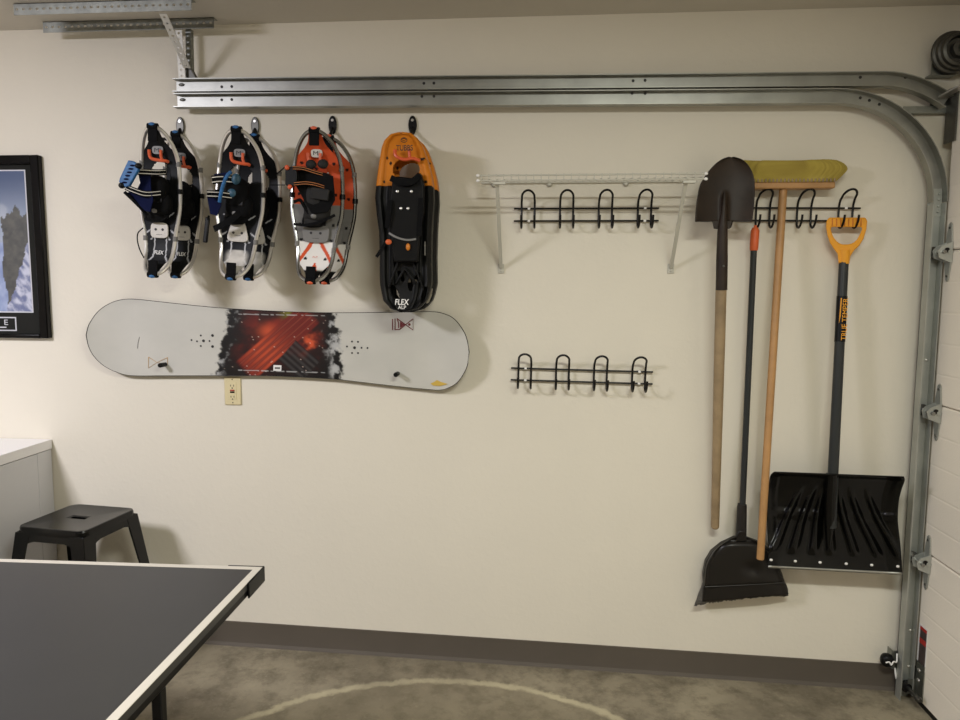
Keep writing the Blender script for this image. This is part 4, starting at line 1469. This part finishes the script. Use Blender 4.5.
# ------------------------------------------------------------------ snow pusher
def pusher():
    s = thing('snow_shovel', 'wide black ribbed snow pusher with yellow D-grip hung on the hook rack', 'snow shovel', W(836, 572, -.09))
    yg, yt = -.05, -.122
    q = MB()
    outer = [(829, 217.5), (826.5, 221), (826, 227), (827.5, 236), (830, 243), (834, 249), (837.5, 254), (838.5, 263), (849.5, 263), (850.5, 256), (854, 250.5), (859, 246), (863.5, 239), (866.5, 229), (867.3, 221), (865.5, 217.5)]
    inner = [(831.5, 227), (831, 228.5), (831.2, 231), (832.3, 234.5), (834, 238), (837, 241.5), (840, 243.6), (843, 244.4), (848, 244.4), (851, 243.8), (854, 242.3), (857, 239.5), (859.5, 235), (861.5, 230.5), (862, 228.5), (861.5, 227)]
    n = len(outer)
    for dep in (0, 1):
        y_ = yg - .012 + .024 * dep
        q.add([W(*p, y_) for p in outer] + [W(*p, y_) for p in inner], [((i, (i + 1) % n, n + (i + 1) % n, n + i) if dep == 0 else (n + i, n + (i + 1) % n, (i + 1) % n, i)) for i in range(n)])
    k = 2 * n
    q.f += [[i + k, (i + 1) % n + k, (i + 1) % n, i] for i in range(n)]
    q.f += [[n + i, n + (i + 1) % n, n + (i + 1) % n + k, n + i + k] for i in range(n)]
    q.mi += [0] * (2 * n)
    g = q.build('grip', 'yellow', s, bevel=.004, label='yellow orange D-shaped grip')
    r = MB()
    for i in range(8):
        x = 832.5 + i * 4.1
        r.tube([W(x, 218.5, yg - .013), W(x - .2, 226, yg - .013)], .002, 6)
    r.build('grip_rib', 'orange', g)
    a, b = W(844, 258, yg), W(832.8, 478, yt)
    MB().tube([W(844, 250, yg), W(844, 264, yg)], [.021, .0185], 14).build('ferrule', 'yellow', s)
    d = (b - a).normalized()
    MB().tube([a, b, W(831, 527, yt + .012)], [.0168, .0185, .0185], 16).build('shaft', 'slate', s)
    # sticker wrapped on the shaft
    l0, l1 = a + (b - a) * ((296 - 258) / 220), a + (b - a) * ((341.5 - 258) / 220)
    st = MB().tube([l0, l1], .0187, 16).build('sticker', 'black_plastic', s, label='black sticker with orange lettering')
    mid = (l0 + l1) / 2 + V((.002, -.0192, 0))
    up_ = (l0 - l1).normalized()
    text('TRUE TEMPER', 'lettering', 'yellow', st, mid + V((.004, 0, 0)), up_, V((-1, 0, 0)), width=.155, height=.019, thick=.0)
    MB().bar(mid + V((-.0105, .004, .078)), mid + V((-.0135, .004, -.078)), (0, 1, 0), .004, .001).build('sticker_line', 'yellow', st)
    # blade
    Lb = [(0, 772), (.03, 770.5), (.1, 769.5), (.2, 768), (.5, 767.2), (.75, 768.3), (1, 768)]
    Rb = [(0, 904), (.03, 905), (.12, 902), (.25, 899), (.45, 898), (.7, 900.5), (1, 902.5)]

    def fn(a, b):
        l, r = sinterp(Lb, b), sinterp(Rb, b)
        top = 472 + 5 * a + 2.0 * exp(-((a - .45) / .05) ** 2) * 0
        if a < .03:
            top += (1 - a / .03) ** 2 * 2.5
        bot = 566.5 + 7 * a
        px, py = l + (r - l) * a, top + (bot - top) * b
        dep = .032 + .055 * (abs(b - .48) / .5) ** 2.0 * (1.0 if b < .48 else .55)
        sides = .045 * sst(.86, 1.0, a) * (1 - b * .75) + .025 * sst(.08, 0, a) * (1 - b * .6)
        # ribs fanning out from the shaft
        rib = 0
        for ta, ba in ((.27, .02), (.36, .17), (.43, .33), (.475, .47), (.52, .66), (.60, .84), (.72, 1.0)):
            c_ = ta + (ba - ta) * ((b - .08) / .8)
            wd_ = .016 + .022 * b
            if .1 < b < .87:
                rib += .016 * exp(-abs((a - c_) / wd_) ** 3) * sst(.1, .35, b) * sst(.87, .78, b)
        mid_ = .006 * sst(.36, .41, b) * (1 if True else 0) - .006 * sst(.44, .5, b)
        fl = .010 * sst(.05, .0, b)
        return W(px, py, -(dep + sides + rib + fl + mid_ + .050))
    MB().grid(130, 80, fn).build('blade', 'black_gloss', s, solid=.003, off=1, label='glossy black ribbed blade')
    q = MB()
    e0 = [fn(i / 30, .985) + V((0, -.0018, 0)) for i in range(31)]
    e1 = [fn(i / 30, 1.0) + V((0, -.0018, -.005)) for i in range(31)]
    q.add(e0 + e1, [(i, i + 1, 32 + i, 31 + i) for i in range(30)])
    q.build('wear_strip', 'galv', s, solid=.002)
    for a_ in (.02, .2, .385, .58, .77, .965):
        MB().ball(fn(a_, .925) + V((0, -.004, 0)), (.0062, .004, .0052), 10, 6).build('rivet', 'white', s)
    MB().tube(spline([W(832, 474, yt), W(830.5, 500, yt + .004), W(829.5, 530, yt + .014), W(828.6, 548, yt + .020)], 5), [.021] * 8 + [.020, .018, .016, .014, .012, .010, .007, .004], 14).build('shaft_socket', 'black_gloss', s)


pusher()

# ------------------------------------------------------------------ framed poster
def poster():
    x1 = W(44, 246, -.02).x
    z1, z0 = W(40, 154.5, -.03).z, W(50, 338.5, -.03).z
    x0 = x1 - .62
    s = thing('framed_poster', 'black framed mountain poster at the left edge of the wall', 'picture', ((x0 + x1) / 2, 0, z0))
    fw_ = .036
    q = MB()
    q.span((x0, 0, z0), (x0 + fw_, -.028, z1)).span((x1 - fw_, 0, z0), (x1, -.028, z1)).span((x0 + fw_, 0, z0), (x1 - fw_, -.028, z0 + .017)).span((x0 + fw_, 0, z1 - fw_), (x1 - fw_, -.028, z1))
    q.build('frame', 'frame_black', s, bevel=.004)
    MB().span((x0 + .01, -.002, z0 + .01), (x1 - .01, -.012, z1 - .01)).build('mat_board', 'mat_board', s)
    ix1 = W(28.3, 240, -.012).x
    iz1, iz0 = W(23.5, 171, -.012).z, W(32.6, 311.5, -.012).z
    ix0 = x0 + (x1 - ix1)
    MB().span((ix0 - .005, -.0115, iz0 - .005), (ix1 + .005, -.0135, iz1 + .005)).build('white_border', 'silver_edge', s)

    def col(a, b):
        x = ix0 + (ix1 - ix0) * a
        z = iz0 + (iz1 - iz0) * b
        rx = (x - ix1) / .115 + 1      # 0..1 across the strip the photo shows
        v = b
        sky = mixc(lin((150, 160, 178)), lin((62, 78, 112)), sst(.55, 1, v))
        cl = sst(.45, .7, fbm(x * 14, z * 14, 3)) * sst(.95, .6, v)
        c_ = mixc(sky, lin((176, 180, 190)), cl * .7)
        hr = .70 - .22 * max(0, .45 - rx) + (fbm(x * 40, 1, 8) - .5) * .22
        if v < hr and rx > .02 + (fbm(z * 20, 2, 4) - .5) * .3:
            c_ = mixc(lin((54, 56, 58)), lin((96, 94, 88)), fbm(x * 60, z * 60, 22))
        elif v < .5:
            c_ = mixc(lin((100, 118, 164)), lin((172, 182, 208)), fbm(x * 40, z * 30, 31))
        if v < .06 + (rx - .16) * .52 + (fbm(x * 40, z * 40, 15) - .5) * .10:
            c_ = mixc(lin((104, 112, 146)), lin((190, 192, 208)), sst(.3, .7, fbm(x * 70 + z * 50, z * 30 - x * 14, 41)))
        return c_
    MB().grid(110, 150, lambda a, b: (ix0 + (ix1 - ix0) * a, -.0142, iz0 + (iz1 - iz0) * b), col).build('print', 'attr_matte', s, smooth=0)
    px1 = W(16.3, 324, -.014).x
    pz1, pz0 = W(16, 317, -.014).z, W(16, 331, -.014).z
    px0 = x0 + (x1 - px1)
    pq = MB().span((px0, -.0115, pz0), (px1, -.014, pz1)).build('plaque', 'silver_edge', s)
    MB().span((px0 + .005, -.0138, pz0 + .005), (px1 - .005, -.0152, pz1 - .005)).build('plaque_face', 'mat_board', pq)
    text('E', 'lettering', 'silver_edge', pq, W(6.2, 322.3, -.0156), (1, 0, 0), (0, 0, 1), width=.016, height=.022)
    MB().span(W(0, 327.8, -.0156), W(6.4, 326.7, -.0153)).build('fine_print', 'silver_edge', pq)


poster()

# ------------------------------------------------------------------ cabinet with counter
cx1, cz1 = -2.062, .905
cb = thing('base_cabinet', 'pale grey base cabinet with white top against the wall at left', 'cabinet', (-2.7, -.3, zf(-2.7)))
fz = zf(-2.7) - .03
MB().span((-3.5, -.004, fz + .09), (cx1 - .012, -.60, cz1 - .042)).build('carcass', 'cabinet', cb, bevel=.002)
MB().span((cx1 - .013, -.004, fz + .085), (cx1 - .004, -.09, cz1 - .043)).span((cx1 - .013, -.093, fz + .085), (cx1 - .003, -.60, cz1 - .043)).build('side_panel', 'cabinet', cb, bevel=.002)
MB().span((-3.48, -.05, fz - .02), (cx1 - .05, -.54, fz + .09)).build('plinth', 'grey_plate', cb)
MB().span((-3.52, -.003, cz1 - .04), (cx1, -.63, cz1)).build('counter_top', 'counter', cb, bevel=.002)
for i, xx in enumerate((-3.49, -3.02, -2.555)):
    dd_ = MB().span((xx, -.601, fz + .1), (xx + .455, -.62, cz1 - .05)).build('cabinet_door', 'cabinet', cb, bevel=.002)
    MB().tube([(xx + .4, -.645, .7), (xx + .4, -.645, .82)], .005, 8).tube([(xx + .4, -.62, .71), (xx + .4, -.645, .71)], .004, 8).tube([(xx + .4, -.62, .81), (xx + .4, -.645, .81)], .004, 8).build('handle', 'galv', dd_)

# ------------------------------------------------------------------ metal stool
def stool():
    zt = .665
    cs = [WZ(x, y, zt) for x, y in ((17, 527), (75, 503), (132, 508), (86, 532))]
    c = sum(cs, V((0, 0, 0))) / 4
    e = ((cs[2] - cs[1]) + (cs[3] - cs[0]))
    ang = atan2(e.y, e.x)
    hw = .147
    c.y = min(c.y, -.195)
    fz_ = zf(c.x)
    s = thing('metal_stool', 'black metal stool with a hand slot, between the cabinet and the table', 'stool', (c.x, c.y, fz_))
    Rm = Matrix.Rotation(ang, 3, 'Z')

    def P(u, v, z):
        q = Rm @ V((u, v, 0))
        return V((c.x + q.x, c.y + q.y, z))

    def rsq(h, r, n=8):
        o = []
        for cx_, cy_, a0 in ((1, 1, 0), (-1, 1, 90), (-1, -1, 180), (1, -1, 270)):
            for k in range(n):
                t_ = radians(a0 + 90 * k / (n - 1))
                o.append((cx_ * (h - r) + r * cos(t_), cy_ * (h - r) + r * sin(t_)))
        return o
    out = rsq(hw, .035)
    n = len(out)
    inn = []
    for (x, y) in out:
        a_ = atan2(y, x)
        sx_ = math.copysign(abs(cos(a_)) ** .45, cos(a_)) * .036
        sy_ = math.copysign(abs(sin(a_)) ** .45, sin(a_)) * .013
        inn.append((sx_, sy_))
    q = MB()
    rings = [[P(x * .93, y * .93, zt - .035) for x, y in out], [P(x, y, zt - .028) for x, y in out], [P(x, y, zt - .008) for x, y in out], [P(x * .985, y * .985, zt - .001) for x, y in out], [P(x * .95, y * .95, zt) for x, y in out],
             [P(x * .9, y * .9, zt - .0015) for x, y in out], [P(x * 1.3, y * 1.6, zt - .0015) for x, y in inn], [P(x, y, zt - .005) for x, y in inn], [P(x, y, zt - .02) for x, y in inn]]
    vs = [p for r in rings for p in r]
    fs = []
    for i in range(len(rings) - 1):
        for k in range(n):
            l = (k + 1) % n
            fs.append((i * n + k, i * n + l, (i + 1) * n + l, (i + 1) * n + k))
    q.add(vs, fs).build('seat', 'black_gloss', s, smooth=18)
    for k in range(4):
        m = Matrix.Rotation(k * pi / 2, 3, 'Z')
        # apron with a shallow arch
        pts = []
        for i in range(13):
            u = -hw + .02 + (2 * hw - .04) * i / 12
            e_ = abs(u) / hw
            pts.append((u, zt - .052 - .05 * max(0, (e_ - .45) / .55) ** 1.5))
        top = [(hw - .015, zt - .02), (-hw + .015, zt - .02)]
        poly = []
        for u, z in pts + top:
            r = m @ V((u, -hw + .004 - (zt - z) * .12, 0))
            poly.append(P(r.x, r.y, z))
        r = m @ V((0, .002, 0))
        MB().prism(poly, Rm @ r).build('apron', 'black_gloss', s)
        # splayed leg: folded sheet, wide at the top, tapering to a foot
        def lp(u, v, z):
            r_ = m @ V((u, v, 0))
            return P(r_.x, r_.y, z)
        zt2 = zt - .022
        a0, a1 = hw - .0, hw + .07
        w0, w1 = .062, .026
        zb = fz_ + .012
        q = MB()
        q.prism([lp(-a0, -a0, zt2), lp(-a0 + w0, -a0, zt2), lp(-a1 + w1, -a1, zb), lp(-a1, -a1, zb)], Rm @ (m @ V((0, .003, 0))))
        q.prism([lp(-a0, -a0, zt2), lp(-a0, -a0 + w0, zt2), lp(-a1, -a1 + w1, zb), lp(-a1, -a1, zb)], Rm @ (m @ V((.003, 0, 0))))
        lg = q.build('leg', 'black_gloss', s, bevel=.001)
        MB().prism([lp(-a1 - .003, -a1 - .003, fz_), lp(-a1 + w1 + .004, -a1 - .003, fz_), lp(-a1 + w1 + .004, -a1 + w1 + .004, fz_), lp(-a1 - .003, -a1 + w1 + .004, fz_)], (0, 0, .02)).build('foot', 'black_plastic', lg)
        MB().tube([lp(-hw - .018, -hw - .018, .42), lp(.0, 0, .42)], .006, 8).build('cross_brace', 'black_gloss', s)


stool()

# ------------------------------------------------------------------ table tennis table
def table():
    zt = .785
    cr = WZ(263, 567, zt)
    b = WZ(140 - 2, 690, zt)
    f = WZ(0, 561.6, zt)
    ay = (b - cr).normalized()
    ax0 = (f - cr).normalized()
    ay = (ay + V((-ax0.y, ax0.x, 0))).normalized()
    ax = V((0, 0, 1)).cross(ay) * -1
    if ax.x > 0:
        ax = -ax
    Wd, Ln = 1.525, 1.37
    s = thing('table_tennis_table', 'dark table tennis table with white edge lines in the foreground', 'table', V((cr.x, cr.y, zf(cr.x))) + ax * .76 + ay * .68)

    def P(u, v, z):
        q = cr + ax * u + ay * v
        return V((q.x, q.y, z))

    def slab(u0, u1, v0, v1, z0, z1, mb=None):
        return (mb or MB()).prism([P(u0, v0, z0), P(u1, v0, z0), P(u1, v1, z0), P(u0, v1, z0)], (0, 0, z1 - z0))
    slab(.002, Wd - .002, .002, Ln, zt - .02, zt).build('table_top', 'table', s)
    q = slab(.001, .021, .001, Ln, zt - .001, zt + .0006)
    slab(.021, Wd, .001, .021, zt - .001, zt + .0006, q)
    slab(Wd - .021, Wd - .001, .021, Ln, zt - .001, zt + .0006, q)
    q.build('edge_line', 'line_paint', s, label='white painted edge line')
    q = slab(.003, .028, .003, Ln, zt - .038, zt - .001)
    slab(.028, Wd, .003, .028, zt - .038, zt - .001, q)
    slab(Wd - .028, Wd - .003, .028, Ln, zt - .038, zt - .001, q)
    slab(.028, Wd - .028, Ln - .03, Ln, zt - .038, zt - .021, q)
    q.build('apron', 'black_plastic', s, bevel=.002)
    for u, sg in ((0, 1), (Wd, -1)):
        q = MB()
        a_, b_ = sorted((u - sg * .004, u + sg * .0015))
        slab(a_, b_, -.004, .11, zt - .042, zt + .001, q)
        a_, b_ = sorted((u - sg * .004, u + sg * .10))
        slab(a_, b_, -.004, .0015, zt - .042, zt + .002, q)
        q.build('corner_guard', 'black_plastic', s, bevel=.0025)
    lw = WZ(158.5, 688, zt - .038) - cr
    lu, lv = V((lw.x, lw.y, 0)).dot(ax), V((lw.x, lw.y, 0)).dot(ay)
    for (u, v) in ((lu, lv), (Wd - lu, lv), (lu, 1.28), (Wd - lu, 1.28)):
        lg = MB().prism([P(u - .011, v - .011, zf(cr.x) + .015), P(u + .011, v - .011, zf(cr.x) + .015), P(u + .011, v + .011, zf(cr.x) + .015), P(u - .011, v + .011, zf(cr.x) + .015)], (0, 0, zt - .038 - zf(cr.x) - .015)).build('leg', 'black_plastic', s, bevel=.003)
        z0 = zf((P(u, v, 0)).x)
        MB().lathe(P(u, v, z0), (0, 0, 1), [(.022, 0), (.022, .012), (.014, .02)], 14).build('foot', 'black_plastic', lg)


table()

# ------------------------------------------------------------------ door sensor beside the track
sc_ = W(887, 660, -.05)
sn = thing('door_sensor', 'small black door sensor on a metal bracket beside the track foot', 'sensor', (sc_.x, 0, sc_.z))
MB().ball(sc_, (.024, .022, .026), 14, 10, .8).build('housing', 'black_plastic', sn)
p = W(895.5, 660, -.04)
MB().span((p.x - .014, -.036, p.z - .038), (p.x + .014, -.039, p.z + .036)).span((p.x - .014, -.001, p.z - .038), (p.x - .011, -.038, p.z + .036)).build('bracket', 'galv_dull', sn)
MB().tube(spline([sc_ + V((-.014, -.022, 0)), sc_ + V((-.004, -.027, .006)), sc_ + V((.003, -.028, -.005)), sc_ + V((.012, -.026, .008)), sc_ + V((.026, -.02, .004)), p + V((0, -.008, .03))], 4), .0028, 8).build('lead', 'white', sn)
MB().tube(spline([W(895, 668, -.045), W(896, 676, -.047), W(899, 686, -.045), W(902, 690, -.04)], 4), .0036, 8).build('cable', 'white', sn)

# ------------------------------------------------------------------ light
def area(name, loc, target, size, power, colr):
    l = bpy.data.lights.new(name, 'AREA')
    l.shape = 'RECTANGLE'
    l.size, l.size_y = size
    l.energy = power
    l.color = colr
    o = bpy.data.objects.new(name, l)
    C.objects.link(o)
    o.location = loc
    o.rotation_euler = (V(target) - V(loc)).to_track_quat('-Z', 'Y').to_euler()


area('ceiling_light', (-2.6, -2.3, 2.52), (-2.55, -1.8, 0), (.5, .5), 92, (.91, .90, 1))
area('ceiling_light', (.5, -2.4, 2.52), (.5, -2.28, 0), (.9, .16), 55, (.97, .99, .91))
w = bpy.data.worlds.new('world')
bpy.context.scene.world = w
w.use_nodes = True
w.node_tree.nodes['Background'].inputs[0].default_value = (.9, .85, .75, 1)
w.node_tree.nodes['Background'].inputs[1].default_value = .05
vs_ = bpy.context.scene.view_settings
vs_.view_transform = 'Standard'
vs_.look = 'None'
vs_.exposure = 0
bpy.context.scene.cycles.use_denoising = True
